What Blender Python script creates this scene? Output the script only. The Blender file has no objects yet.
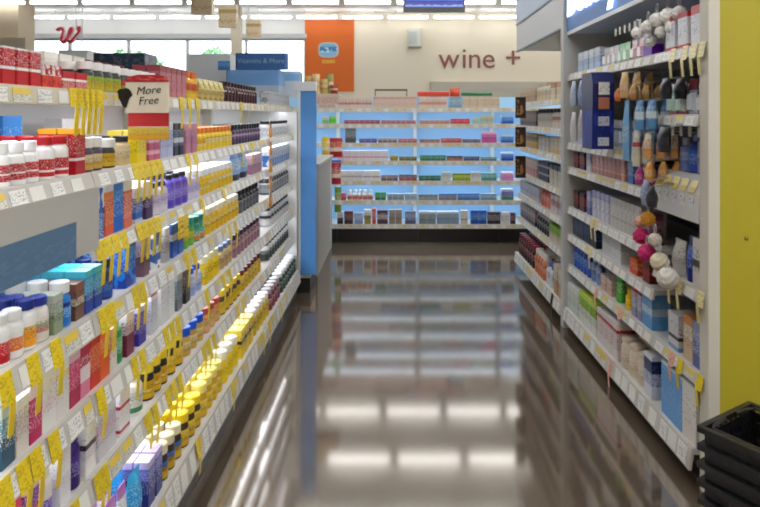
import bpy, math, random
from mathutils import Vector, Matrix
rnd = random.Random(7)
SC = bpy.context.scene
COL = SC.collection
PI = math.pi

# ------------------------------------------------------------------ camera, world, light, exposure
F = 620.0                      # focal length in pixels of a 760 px wide frame
HC = 1.5                       # eye height
cam_d = bpy.data.cameras.new('camera'); cam = bpy.data.objects.new('camera', cam_d); COL.objects.link(cam)
cam.location = (0, 0, HC); cam.rotation_euler = (PI/2, 0, 0)
cam_d.sensor_width = 36; cam_d.lens = F/760*36
cam_d.shift_x = -(393-380)/760; cam_d.shift_y = -(253.5-115)/760
cam_d.clip_end = 200; cam_d.clip_start = .05
SC.camera = cam
wd = bpy.data.worlds.new('sky'); SC.world = wd; wd.use_nodes = True
bg = wd.node_tree.nodes['Background']; bg.inputs[0].default_value = (.86, .94, 1, 1); bg.inputs[1].default_value = 4.0
SC.view_settings.view_transform = 'Standard'; SC.view_settings.look = 'None'
SC.view_settings.gamma = 1; SC.view_settings.use_curve_mapping = False
SC.view_settings.exposure = 0.2
TUBE = 8.0                    # strength of the ceiling tubes
LED = 6.5                      # strength of the shelf light strips
SC.cycles.use_denoising = True; SC.cycles.filter_width = 1.9
SC.cycles.max_bounces = 7; SC.cycles.diffuse_bounces = 4; SC.cycles.glossy_bounces = 4
SC.cycles.sample_clamp_indirect = 6
SC.cycles.caustics_reflective = False; SC.cycles.caustics_refractive = False

# ------------------------------------------------------------------ materials
def lin(c):
    if isinstance(c, str):
        c = tuple(int(c[i:i+2], 16)/255 for i in (0, 2, 4))
    return tuple((x/12.92 if x <= .04045 else ((x+.055)/1.055)**2.4) for x in c) + (1,)
_m = {}
def mat(c, rough=.4, metal=0, emit=0, alpha=None, spec=.5):
    k = (c, rough, metal, emit, alpha, spec)
    if k in _m: return _m[k]
    m = bpy.data.materials.new('paint'); m.use_nodes = True
    b = m.node_tree.nodes['Principled BSDF']
    b.inputs['Base Color'].default_value = lin(c); b.inputs['Roughness'].default_value = rough
    b.inputs['Metallic'].default_value = metal; b.inputs['Specular IOR Level'].default_value = spec
    if emit:
        b.inputs['Emission Color'].default_value = lin(c); b.inputs['Emission Strength'].default_value = emit
    if alpha is not None: b.inputs['Alpha'].default_value = alpha
    _m[k] = m
    return m
def pmat(stops, text=None, tz=(.3, .8), accent=None, scale=(12, 12, 30), thr=.55, rough=.35, emit=0):
    """printed packaging: flat colour bands up the pack, blocks of small print, an accent patch"""
    k = ('p', tuple(stops), text, tz, accent, scale, thr, rough, emit)
    if k in _m: return _m[k]
    m = bpy.data.materials.new('print'); m.use_nodes = True
    nt = m.node_tree; N = nt.nodes; L = nt.links; b = N['Principled BSDF']; b.inputs['Roughness'].default_value = rough
    tc = N.new('ShaderNodeTexCoord'); sp = N.new('ShaderNodeSeparateXYZ'); L.new(tc.outputs['Generated'], sp.inputs[0])
    rp = N.new('ShaderNodeValToRGB'); rp.color_ramp.interpolation = 'CONSTANT'
    e = rp.color_ramp.elements
    while len(e) < len(stops): e.new(.5)
    while len(e) > max(1, len(stops)): e.remove(e[-1])
    for q, (p, c) in zip(e, stops): q.position = p; q.color = lin(c)
    L.new(sp.outputs['Z'], rp.inputs[0]); col = rp.outputs[0]
    def noise(sc_, off, th):
        mp = N.new('ShaderNodeMapping'); mp.inputs['Scale'].default_value = sc_; mp.inputs['Location'].default_value = off
        L.new(tc.outputs['Generated'], mp.inputs[0])
        nz = N.new('ShaderNodeTexNoise'); nz.inputs['Scale'].default_value = 1; nz.inputs['Detail'].default_value = 1
        L.new(mp.outputs[0], nz.inputs['Vector'])
        g = N.new('ShaderNodeMath'); g.operation = 'GREATER_THAN'; g.inputs[1].default_value = th
        L.new(nz.outputs['Fac'], g.inputs[0]); return g.outputs[0]
    def over(col, fac, c):
        mx = N.new('ShaderNodeMix'); mx.data_type = 'RGBA'; L.new(fac, mx.inputs['Factor']); L.new(col, mx.inputs[6]); mx.inputs[7].default_value = lin(c)
        return mx.outputs[2]
    off = (len(_m)*1.37 % 50, len(_m)*2.11 % 50, len(_m)*.73 % 50)
    if accent: col = over(col, noise((2.2, 2.2, 3.2), off, .54), accent)
    if text:
        g = noise(scale, off, thr)
        a = N.new('ShaderNodeMath'); a.operation = 'GREATER_THAN'; a.inputs[1].default_value = tz[0]; L.new(sp.outputs['Z'], a.inputs[0])
        c2 = N.new('ShaderNodeMath'); c2.operation = 'LESS_THAN'; c2.inputs[1].default_value = tz[1]; L.new(sp.outputs['Z'], c2.inputs[0])
        m1 = N.new('ShaderNodeMath'); m1.operation = 'MULTIPLY'; L.new(a.outputs[0], m1.inputs[0]); L.new(c2.outputs[0], m1.inputs[1])
        m2 = N.new('ShaderNodeMath'); m2.operation = 'MULTIPLY'; L.new(m1.outputs[0], m2.inputs[0]); L.new(g, m2.inputs[1])
        m3 = N.new('ShaderNodeMath'); m3.operation = 'MULTIPLY'; L.new(m2.outputs[0], m3.inputs[0]); m3.inputs[1].default_value = .7; m2 = m3
        col = over(col, m2.outputs[0], text)
    L.new(col, b.inputs['Base Color'])
    if emit: L.new(col, b.inputs['Emission Color']); b.inputs['Emission Strength'].default_value = emit
    _m[k] = m
    return m

# ------------------------------------------------------------------ mesh helpers
class MB:
    def __init__(s): s.v = []; s.f = []; s.mi = []; s.mats = []
    def _i(s, m):
        if m not in s.mats: s.mats.append(m)
        return s.mats.index(m)
    def add(s, vs, fs, m):
        b = len(s.v); i = s._i(m); s.v += [tuple(v) for v in vs]
        for f in fs: s.f.append(tuple(b+k for k in f)); s.mi.append(i)
        return s
    def box(s, x0, x1, y0, y1, z0, z1, m, bev=0):
        if bev:
            bx = min(bev, (x1-x0)*.45, (y1-y0)*.45)
            pts = [(x0+bx, y0), (x1-bx, y0), (x1, y0+bx), (x1, y1-bx), (x1-bx, y1), (x0+bx, y1), (x0, y1-bx), (x0, y0+bx)]
            return s.prism(pts, z0, z1, m)
        vs = [(x, y, z) for z in (z0, z1) for (x, y) in ((x0, y0), (x1, y0), (x1, y1), (x0, y1))]
        return s.add(vs, [(3, 2, 1, 0), (4, 5, 6, 7), (0, 1, 5, 4), (1, 2, 6, 5), (2, 3, 7, 6), (3, 0, 4, 7)], m)
    def prism(s, pts, z0, z1, m):
        n = len(pts); vs = [(x, y, z0) for x, y in pts]+[(x, y, z1) for x, y in pts]
        return s.add(vs, [tuple(range(n-1, -1, -1)), tuple(range(n, 2*n))]+[(i, (i+1) % n, n+(i+1) % n, n+i) for i in range(n)], m)
    def prism_y(s, pts, y0, y1, m):      # pts in (x, z)
        n = len(pts); vs = [(x, y0, z) for x, z in pts]+[(x, y1, z) for x, z in pts]
        return s.add(vs, [tuple(range(n)), tuple(range(2*n-1, n-1, -1))]+[(i, n+i, n+(i+1) % n, (i+1) % n) for i in range(n)], m)
    def prism_x(s, pts, x0, x1, m):      # pts in (y, z)
        n = len(pts); vs = [(x0, y, z) for y, z in pts]+[(x1, y, z) for y, z in pts]
        return s.add(vs, [tuple(range(n-1, -1, -1)), tuple(range(n, 2*n))]+[(i, (i+1) % n, n+(i+1) % n, n+i) for i in range(n)], m)
    def lathe(s, prof, m, n=12, sx=1, sy=1, ox=0, oy=0, arc=None):
        vs = []; fs = []
        for r, z in prof:
            for k in range(n):
                a = 2*PI*k/n+PI/n
                vs.append((ox+r*sx*math.cos(a), oy+r*sy*math.sin(a), z))
        for j in range(len(prof)-1):
            for k in range(n):
                fs.append((j*n+k, j*n+(k+1) % n, (j+1)*n+(k+1) % n, (j+1)*n+k))
        if prof[0][0] > 1e-5: fs.append(tuple(range(n-1, -1, -1)))
        if prof[-1][0] > 1e-5: fs.append(tuple((len(prof)-1)*n+k for k in range(n)))
        return s.add(vs, fs, m)
    def tube(s, pts, r, m, n=6):
        pts = [Vector(p) for p in pts]; vs = []; fs = []
        for i, p in enumerate(pts):
            d = (pts[min(i+1, len(pts)-1)]-pts[max(i-1, 0)]).normalized()
            u = d.cross(Vector((0, 0, 1)));
            if u.length < .1: u = d.cross(Vector((1, 0, 0)))
            u.normalize(); w = d.cross(u)
            for k in range(n):
                a = 2*PI*k/n; vs.append(p+u*(r*math.cos(a))+w*(r*math.sin(a)))
        for j in range(len(pts)-1):
            for k in range(n): fs.append((j*n+k, j*n+(k+1) % n, (j+1)*n+(k+1) % n, (j+1)*n+k))
        fs.append(tuple(range(n-1, -1, -1))); fs.append(tuple((len(pts)-1)*n+k for k in range(n)))
        return s.add(vs, fs, m)
    def join(s, o, dz=0):
        b = len(s.v); s.v += [(x, y, z+dz) for x, y, z in o.v]
        for f, i in zip(o.f, o.mi): s.f.append(tuple(b+k for k in f)); s.mi.append(s._i(o.mats[i]))
        return s
    def mesh(s, name, smooth=True):
        me = bpy.data.meshes.new(name); me.from_pydata(s.v, [], s.f)
        for m in s.mats: me.materials.append(m)
        me.polygons.foreach_set('material_index', s.mi)
        if smooth:
            me.polygons.foreach_set('use_smooth', [True]*len(s.f)); me.set_sharp_from_angle(angle=math.radians(38))
        me.update(); return me
    def build(s, name, parent=None, loc=None, smooth=True):
        return link(name, s.mesh(name, smooth), parent, loc)
def link(name, me, parent=None, loc=None):
    o = bpy.data.objects.new(name, me); COL.objects.link(o)
    if parent: o.parent = parent
    if loc: o.location = loc
    return o
def tag(o, label, cat, group=None, kind=None):
    o['label'] = label; o['category'] = cat
    if group: o['group'] = group
    if kind: o['kind'] = kind
    return o
def empty(name, loc, label, cat, group=None, rz=0):
    o = bpy.data.objects.new(name, None); COL.objects.link(o); o.location = loc; o.rotation_euler = (0, 0, rz); o.empty_display_size = .05
    return tag(o, label, cat, group)
def struct(o):
    o['kind'] = 'structure'; return o
def copy_tree(o, **kw):
    c = o.copy(); COL.objects.link(c)
    for ch in list(o.children):
        d = ch.copy(); COL.objects.link(d); d.parent = c
        for g in list(ch.children):
            q = g.copy(); COL.objects.link(q); q.parent = d
    return c
def text_mb(body, size, depth, m, italic=0, align='CENTER', bold=0):
    cu = bpy.data.curves.new('t', 'FONT'); cu.body = body; cu.size = size; cu.extrude = depth; cu.align_x = align; cu.shear = italic; cu.resolution_u = 3; cu.offset = bold
    o = bpy.data.objects.new('t', cu); COL.objects.link(o); bpy.context.view_layer.update()
    me = bpy.data.meshes.new_from_object(o.evaluated_get(bpy.context.evaluated_depsgraph_get()))
    mb = MB(); mb.add([v.co for v in me.vertices], [tuple(p.vertices) for p in me.polygons], m)
    bpy.data.objects.remove(o); bpy.data.meshes.remove(me); return mb
def px_at(x, y, Y):            # the point of the place seen at pixel x, y, at distance Y
    return Vector(((x-393)/F*Y, Y, HC-(y-115)/F*Y))

WHITE = mat('e6e4de', .45); OFFW = mat('d8d2c2', .5); CREAM = mat('dccfae', .55); GREY = mat('8f8d88', .5)
BLACK = mat('0b0b0c', .35); STEEL = mat('b9b9b6', .35, .6)

# ------------------------------------------------------------------ the setting
def floor_mat():
    m = bpy.data.materials.new('polished_concrete'); m.use_nodes = True
    nt = m.node_tree; N = nt.nodes; L = nt.links; b = N['Principled BSDF']
    tc = N.new('ShaderNodeTexCoord')
    n1 = N.new('ShaderNodeTexNoise'); n1.inputs['Scale'].default_value = 1.1; n1.inputs['Detail'].default_value = 6; L.new(tc.outputs['Object'], n1.inputs['Vector'])
    r = N.new('ShaderNodeValToRGB'); r.color_ramp.elements[0].position = .3; r.color_ramp.elements[0].color = lin('4c4034'); r.color_ramp.elements[1].position = .75; r.color_ramp.elements[1].color = lin('5e5244')
    L.new(n1.outputs['Fac'], r.inputs[0])
    L.new(r.outputs[0], b.inputs['Base Color'])
    rr = N.new('ShaderNodeMapRange'); rr.inputs['To Min'].default_value = .075; rr.inputs['To Max'].default_value = .10; L.new(n1.outputs['Fac'], rr.inputs['Value'])
    L.new(rr.outputs[0], b.inputs['Roughness']); b.inputs['IOR'].default_value = 3.2; b.inputs['Specular Tint'].default_value = lin('f2eade')
    return m
XL, XR, YF, YB, HZ = -12.5, 8.0, -5.0, 15.2, 4.0
wall_m = mat('e3d9c2', .7); ceil_m = mat('f2f1ee', .8); soff_m = mat('d6d6d2', .8)
o = struct(MB().box(XL, XR, YF, YB+.0, -.1, 0, floor_mat()).build('floor'))
struct(MB().box(XL, XR, YF, YB+.2, HZ, HZ+.1, ceil_m).build('ceiling'))
struct(MB().box(XL-.1, XL, YF, YB, 0, HZ, wall_m).build('wall_left'))
struct(MB().box(XR, XR+.1, YF, YB, 0, HZ, wall_m).build('wall_right'))
struct(MB().box(XL, XR, YF-.1, YF, 0, HZ, wall_m).build('wall_front'))
WX0, WX1, WZ0, WZ1 = -9.4, -2.16, .9, 3.39          # the shop window's opening
w = MB(); w.box(WX1, XR, YB, YB+.2, 0, HZ, wall_m); w.box(XL, WX0, YB, YB+.2, 0, HZ, wall_m)
w.box(WX0, WX1, YB, YB+.2, 0, WZ0, wall_m); w.box(WX0, WX1, YB, YB+.2, WZ1, HZ, soff_m)
struct(w.build('wall_back'))
fr = MB(); fm = mat('c9cbc9', .4)
fr.box(WX0, WX1, YB+.02, YB+.12, WZ0, WZ0+.06, fm); fr.box(WX0, WX1, YB+.02, YB+.12, WZ1-.06, WZ1, fm)
nx = 5
for i in range(nx+1):
    x = WX0+(WX1-WX0)*i/nx; fr.box(max(WX0, x-.03), min(WX1, x+.03), YB+.02, YB+.12, WZ0+.06, WZ1-.06, fm)
win = struct(fr.build('window_1'))
gm = bpy.data.materials.new('window_glass'); gm.use_nodes = True
b = gm.node_tree.nodes['Principled BSDF']; b.inputs['Transmission Weight'].default_value = 1; b.inputs['Roughness'].default_value = 0; b.inputs['IOR'].default_value = 1.02
struct(MB().box(WX0, WX1, YB+.065, YB+.072, WZ0, WZ1, gm).build('window_pane', win))
struct(MB().box(WX0-.05, WX1+.05, YB-.05, YB+.0, WZ1-.02, WZ1+.1, mat('b9bab8', .5)).build('trim_1'))
struct(MB().box(.91, XR, YB-.12, YB, 0, 2.31, mat('b9b4a4', .7)).build('trim_2'))
# columns
struct(MB().box(-3.66, -3.45, 14.0, 14.2, 0, HZ, mat('e0d5bb', .7)).build('wall_pillar'))
c = MB(); c.box(-8.9, -7.86, 13.0, 13.6, 0, HZ, mat('c8b89c', .7)); c.box(-8.9, -7.65, 12.9, 12.999, 0, 3.11, mat('c8bca4', .7))
struct(c.build('wall_column'))
# outdoors
struct(MB().box(-60, 30, YB+.25, 90, -.12, -.02, mat('b9b8b2', .9)).build('ground'))
leaf = mat('7fae7f', .7); bark = mat('7d6a55', .8)  # leaf green paled: outdoor haze and overexposure put into the colour
def tree(x, y, h, r, label):
    t = empty('tree', (x, y, -.02), label, 'tree', 'trees beyond the shop window')
    MB().lathe([(.16, 0), (.12, h*.5), (.05, h*.8)], bark, 8).build('trunk', t)
    mb = MB()
    for i in range(900):
        while 1:
            p = Vector((rnd.uniform(-1, 1), rnd.uniform(-1, 1), rnd.uniform(-1, 1)))
            if .35 < p.length < 1: break
        p = Vector((p.x*r, p.y*r, h*.68+p.z*h*.32)); a = Vector((rnd.uniform(-1, 1), rnd.uniform(-1, 1), rnd.uniform(-1, 1))).normalized()*.16
        q = a.orthogonal().normalized()*.1
        mb.add([p-a, p+q, p+a, p-q], [(0, 1, 2, 3)], leaf)
    mb.build('crown', t, smooth=False)
tree(-12.2, 29, 4.6, 1.7, 'pale green tree outside the window, behind the pink boxes')
tree(-14.6, 27, 4.2, 1.3, 'smaller green tree outside the window, left of the grey wall')
tree(-8.8, 31, 4.9, 1.2, 'green tree outside the window beside the cream pillar')

# ------------------------------------------------------------------ ceiling lights: rows of tubes across the aisles
tube_m = mat('f8fafe', .5, emit=TUBE*1.05); tube_n = mat('f8fafd', .5, emit=TUBE*2.4); fix_m = mat('d9d7d0', .6)
h = MB().box(-.5, .5, -.015, .015, -.15, -.125, fix_m).box(-.3, -.285, -.007, .007, -.1251, 0, fix_m).box(.285, .3, -.007, .007, -.1251, 0, fix_m).mesh('ceiling_light'); tm = MB().prism_x([(-.04, -.17), (-.025, -.2), (.025, -.2), (.04, -.17), (.035, -.151), (-.035, -.151)], -.47, .47, tube_m).mesh('lamp_tube'); tn = tm.copy(); tn.materials[0] = tube_n
ORD = 'first second third fourth fifth sixth seventh eighth ninth tenth eleventh twelfth thirteenth fourteenth fifteenth sixteenth seventeenth eighteenth nineteenth twentieth'.split()
def ordn(i):
    return ORD[i] if i < 20 else ORD[19]+'-plus-'+ORD[i-20]
rows = [14.75, 12.85, 11.15, 9.6]+[8.0-1.65*k for k in range(8)]
for r, y in enumerate(rows):
    for i in range(-9, 7) if r < 2 else range(-6, 6) if r < 4 else range(-1, 6):
        o = link('ceiling_light', h, None, (i*1.085+.36+(.2 if r % 2 else 0), y, HZ))
        tag(o, f'white ceiling tube, {ORD[r]} row from the back wall, {ORD[i+9]} from the left', 'light', 'tube lights on the ceiling')
        link('lamp_tube', tm if r < 4 else tn, o)

# ------------------------------------------------------------------ product designs
# local axes: front of a pack faces +x, its width runs along y, it stands on z = 0
class D:
    pass
def design(name, desc, cat, w, d, h, body, parts):
    q = D(); q.name, q.desc, q.cat, q.w, q.d, q.h = name, desc, cat, w, d, h
    q.body = body.mesh(name); q.parts = [(n, p.mesh(n)) for n, p in parts]
    a = MB().join(body)
    for n, p in parts: a.join(p)
    q.merged = a.mesh(name); return q
def bottle(desc, r, h, body, cap, lab, capf=.2, capr=.8, name='pill_bottle', flat=1, n=12, lz=(.1, .8), cat='bottle', sq=False):
    """lab: print material; capf the cap's share of the height"""
    hb = h*(1-capf); m = mat(body, .3); hs = hb*.9
    B = MB(); cr = r*capr
    if sq:
        B.box(-r*flat, r*flat, -r, r, 0, hs, m, r*.3); B.lathe([(cr*.9, hs), (cr*.8, hb)], m, n)
    else:
        B.lathe([(r*.9, 0), (r, h*.02), (r, hs*.93), (r*.93, hs), (cr*.85, hb*.97), (cr*.85, hb)], m, n, sx=flat)
    C = MB().lathe([(cr, hb), (cr, h*.985), (cr*.9, h)], mat(cap, .35), n, sx=max(flat, .7))
    e = .0006; l0, l1 = hs*lz[0], hs*lz[1]
    Lb = MB()
    if sq: Lb.box(-r*flat-e, r*flat+e, -r-e, r+e, l0, l1, lab, r*.3)
    else: Lb.lathe([(r+e, l0), (r+e, l1)], lab, n, sx=flat)
    return design(name, desc, cat, 2*r, 2*r*flat, h, B, [('cap', C), ('label', Lb)])
KIND_OF_BOX = 'carton'
def carton(desc, w, d, h, pr, name=None, cat='box'):
    name = name or KIND_OF_BOX
    return design(name, desc, cat, w, d, h, MB().box(-d/2, d/2, -w/2, w/2, 0, h, pr, .0015), [])
def jar(desc, r, h, body, lid, lab, name='jar'):
    return bottle(desc, r, h, body, lid, lab, .25, 1.03, name, lz=(.08, .9), cat='jar')
def pouch(desc, w, h, d, pr, name='pouch', cat='bag'):
    vs = []; fs = []; nu, nv = 6, 7
    for sgn in (1, -1):
        for j in range(nv):
            v = j/(nv-1)
            for i in range(nu):
                u = i/(nu-1)
                th = (math.sin(PI*u)**.6)*(math.sin(PI*min(1, .12+v*.95))**.7 if v < .97 else 0)
                if v == 0: th = .75*math.sin(PI*u)**.6
                vs.append((sgn*(d/2*th+.0006), (u-.5)*w*(1-.06*math.sin(PI*v)), v*h))
    for s in (0, 1):
        for j in range(nv-1):
            for i in range(nu-1):
                a = s*nu*nv+j*nu+i; q = (a, a+1, a+nu+1, a+nu); fs.append(q if s == 0 else q[::-1])
    return design(name, desc, cat, w, d, h, MB().add(vs, fs, pr), [])
def tube(desc, r, h, body, cap, pr, name='lotion_tube'):
    B = MB(); n = 12; vs = []; fs = []; hc = h*.18; lv = 6
    for j in range(lv):
        v = j/(lv-1); rx = r*(1-v)+.0012*v; ry = r*(1+.25*v)
        for k in range(n):
            a = 2*PI*k/n; vs.append((rx*math.cos(a), ry*math.sin(a), hc+(h-hc)*v))
    for j in range(lv-1):
        for k in range(n): fs.append((j*n+k, j*n+(k+1) % n, (j+1)*n+(k+1) % n, (j+1)*n+k))
    fs.append(tuple((lv-1)*n+k for k in range(n)))
    B.add(vs, fs, pr)
    C = MB().lathe([(r*.8, 0), (r*.86, .003), (r*.86, hc)], mat(cap, .35), n)
    return design(name, desc, 'tube', 2.5*r, 2*r, h, B, [('cap', C)])
def spray(desc, r, h, body, cap, lab, name='spray_bottle'):
    return bottle(desc, r, h, body, cap, lab, .3, .72, name, lz=(.08, .85))
def pump(desc, r, h, body, cap, lab, name='pump_bottle'):
    q = bottle(desc, r, h*.8, body, cap, lab, .12, .5, name)
    P = MB().lathe([(r*.12, h*.8), (r*.12, h*.95)], mat(cap, .35), 8); P.box(-r*.1, r*.75, -r*.2, r*.2, h*.94, h, mat(cap, .35), .002)
    q.parts.append(('pump', P.mesh('pump'))); q.h = h
    return q
def blister(desc, w, h, d, card, bub, name='blister_pack'):
    B = MB().box(-.001, .001, -w/2, w/2, 0, h, card)
    P = MB(); P.add([(.0012, -w*.36, h*.1), (.0012, w*.36, h*.1), (.0012, w*.36, h*.62), (.0012, -w*.36, h*.62), (d, -w*.28, h*.15), (d, w*.28, h*.15), (d, w*.28, h*.56), (d, -w*.28, h*.56)],
                    [(4, 5, 6, 7), (0, 1, 5, 4), (1, 2, 6, 5), (2, 3, 7, 6), (3, 0, 4, 7)], mat(bub, .15))
    return design(name, desc, 'pack', w, d*2, h, B, [('blister', P)])
def P(*st, **k):
    """P('ffffff', .3, 'aa0000', .6, ...) -> printed material"""
    stops = [(0, st[0])]+[(st[i], st[i+1]) for i in range(1, len(st), 2)]
    return pmat(stops, **k)

# ------------------------------------------------------------------ the two rows of shelving and the back fixture: geometry
LX, RX = -.84, 1.235                 # shelf fronts
LZ = [1.565, 1.337, 1.135, .94, .715, .482, .21]
LSEC = [(.60, 1.725), (1.725, 2.915), (2.915, 4.105), (4.105, 5.16)]
LNAMES = ['top ledge', 'second shelf', 'third shelf', 'fourth shelf', 'fifth shelf', 'sixth shelf', 'bottom deck']
tagw = mat('e9e7e0', .5)
tag_pr = P('efeee8', .15, 'efeee8', text='9a9aa0', tz=(.15, .9), scale=(5, 8, 9), thr=.55)
tag_pr2 = P('dfdccf', .55, 'e6c84a', text='96969a', tz=(.1, .55), scale=(5, 8, 9), thr=.53)
strip_m = mat('c3bfb7', .45); strip_c = mat('cfc6ae', .5); shelf_m = mat('cfccc6', .4); back_m = mat('e4e4e2', .5); led_m = mat('eef3ff', .5, emit=LED)
def shelf_part(parent, name, side, xf, xb, y0, y1, z, hs, sm, pitch, led=True, tags=True, tilt=.012, lz=None):
    """side +1: front faces +x (left gondola); -1: front faces -x. The shelf plate, and on it its price strip with the tags and its light strip"""
    s = MB(); a, bk = sorted((xf-side*.012, xb)); s.box(a, bk, y0+.002, y1-.002, z-.022, z, shelf_m)
    sh = s.build('shelf', parent, smooth=False)
    ps = MB().prism_y([(xf-side*.012, z+.003), (xf, z+.003), (xf+side*tilt, z-hs), (xf+side*tilt-side*.012, z-hs)], y0+.002, y1-.002, sm).build('price_strip', sh, smooth=False)
    if led:
        x1 = xf-side*.05; a, bk = sorted((x1, x1-side*.06)); MB().box(a, bk, y0+.03, y1-.03, z-.034, z-.0225, led_m).build('light_strip', sh, smooth=False)
    if tags:
        y = y0+.03
        while y < y1-.05:
            wd_ = rnd.choice((.056, .062, .066))*pitch/.085; t = hs*.13
            p0 = (xf+side*(tilt*.12+.0012), z-hs*.1); p1 = (xf+side*(tilt*.9+.0012), z-hs*.9)
            MB().prism_y([p0, (p0[0]+side*.001, p0[1]), (p1[0]+side*.001, p1[1]), p1], y, min(y+wd_, y1-.01), rnd.choice((tag_pr, tag_pr, tagw, tag_pr2))).build('price_tag', sh, smooth=False)
            y += pitch*rnd.uniform(.85, 1.2)
    return sh
HS = [.04, .042, .042, .058, .058, .058, .1]
for k, (y0, y1) in enumerate(LSEC):
    g = empty('shelving_unit', (LX-.25, y0, 0), ['nearest bay of the left shelving run under the grey and blue shelf sign', 'second bay of the left shelving run, beyond the grey shelf sign',
                                                 'third bay of the left shelving run, full of yellow-labelled bottles', 'farthest bay of the left shelving run, beside the blue end panel'][k], 'shelving', 'bays of the left shelving run')
    def sub(mb, n):
        o = mb.build(n, g, smooth=False); o.matrix_parent_inverse = Matrix.Translation((-(LX-.25), -y0, 0)); return o
    sub(MB().box(-1.27, -1.25, y0+.001, y1-.001, .09, 1.54, back_m), 'back_panel')
    sub(MB().box(-1.33, -.80, y0, y1, 0, .088, BLACK), 'kick_plinth')
    sub(MB().box(-1.25, -1.19, y1-.045, y1, .09, 1.54, OFFW), 'upright')
    for i, z in enumerate(LZ):
        if k == 0 and i == 2: continue          # no shelf behind the grey sign
        xf = -.78 if i == 6 else LX
        xb = -1.9 if i == 0 else -1.25
        yy1 = y1
        s = shelf_part(g, 'shelf', 1, xf, xb, y0, yy1, z, HS[i], strip_c if i == 0 else strip_m, .085, led=i < 6, tilt=.004 if i == 0 else .014)
        s.matrix_parent_inverse = Matrix.Translation((-(LX-.25), -y0, 0))
    if k == 3:
        sub(MB().box(-1.9, -.80, y1-.0, y1+.03, 0.1, 1.53, mat('d4d4d0', .5)), 'end_sheet')
# back half of the same run (its other side), and the end display with the blue side panel
MB().box(-1.9, -1.335, .6, 5.155, 0, 1.54, OFFW).build('rear_shelving', smooth=False)
tag(bpy.data.objects['rear_shelving'], 'pale rear half of the left shelving run', 'shelving')
g = empty('end_display', (-1.3, 5.2, 0), 'end-of-aisle display with a tall blue side panel, at the far end of the left run', 'display')
def subx(mb, n, parent, off, smooth=False):
    o = mb.build(n, parent, smooth=smooth); o.matrix_parent_inverse = Matrix.Translation((-off[0], -off[1], -off[2])); return o
subx(MB().box(-1.9, -.70, 5.245, 5.6, 0.121, 1.5, OFFW), 'cabinet', g, (-1.3, 5.2, 0))
subx(MB().box(-.775, -.645, 5.2, 5.235, .16, 1.70, mat('4a86c6', .5)), 'side_panel', g, (-1.3, 5.2, 0))
subx(MB().box(-.795, -.777, 5.2, 5.235, .13, 1.75, mat('d6d6d4', .45)), 'post', g, (-1.3, 5.2, 0))
subx(MB().box(-.83, -.645, 5.19, 5.24, 1.702, 1.78, mat('c9ccd2', .45)), 'header', g, (-1.3, 5.2, 0))
subx(MB().box(-1.9, -.70, 5.24, 5.6, 0, .12, BLACK), 'plinth', g, (-1.3, 5.2, 0))

# ------------------------------------------------------------------ placing products
def place(q, x, y, z, rz, label, group, detail=True):
    o = link(q.name, q.body if (detail and q.parts) else q.merged, None, (x, y, z)); o.rotation_euler = (0, 0, rz)
    tag(o, label, q.cat, group)
    if detail:
        for n, me in q.parts: link(n, me, o)
    return o
USED = {}; END = {}
def run(side, xf, z, shelf, x0, x1, q, rows=1, inset=.02, stack=1, gap=.004, jit=.0, fill=1.0, near=2.9, ycut=None):
    """a row of like packs along a shelf front xf, from pixel column x0 to x1 of the front edge; rows deep; near: packs nearer than this carry their parts"""
    X = xf-side*inset
    ya, yb = sorted((abs(X)*F/abs(393-x0), abs(X)*F/abs(393-x1)))
    if ycut: ya, yb = max(ya, ycut[0]), min(yb, ycut[1])
    ek = (side, round(z, 3), inset > .1); ya = max(ya, END.get(ek, -9))
    n = max(1, int((yb-ya+gap)/(q.w+gap)+.08)); pitch = max(q.w+gap, (yb-ya)/n)
    k0 = (shelf, q.desc)
    if k0 in USED: raise Exception('repeat '+str(k0))
    USED[k0] = 1
    END[ek] = ya+pitch*n
    if ycut and ya+q.w > ycut[1]+.004: return
    for r in range(rows):
        for i in range(n):
            if r and rnd.random() > fill: continue
            y = ya+pitch*(i+.5); x = X-side*(q.d/2+r*(q.d+gap)+rnd.uniform(0, jit))
            for s in range(stack):
                where = f', {ordn(i)} from near end' if n > 1 else ''
                lab = f'{q.desc}, {shelf}{where}'
                if r: lab += f', {["second","third","fourth","fifth"][r-1]} row'
                if s: lab += ', upper'
                place(q, x, y, z+.0006+s*(q.h+.0004), (0 if side > 0 else PI)+rnd.uniform(-1, 1)*(.3 if q.parts and q.name[-6:] == 'bottle' else .03 if q.w < .09 else 0), lab, f'{q.desc} row on {shelf}', y < near and s == 0 or (y < near and stack > 1))
def L(i, *a, **k):
    xf = -.78 if i == 6 else LX
    k.setdefault('ycut', (.6, 5.145)); run(1, xf, LZ[i], 'left '+LNAMES[i], *a, **k)

Wh = 'eeeeec'; RED = 'b3121f'; YEL = 'e6c51e'; NAVY = '1c2f86'; BLU = '1f66c4'; CY = '2ba0d8'; ORA = 'e2741f'; PUR = '5a3fa6'; LAV = 'b4a6d8'; MAG = 'c4186a'; PNK = 'e08aa6'; GRN = '3f9a55'; BLK = '17161a'; MAR = '551a25'; TAN = 'c9ad78'; SLV = 'b9bcc2'; AMB = 'c08a1a'; LBL = '86b6e4'
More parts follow.
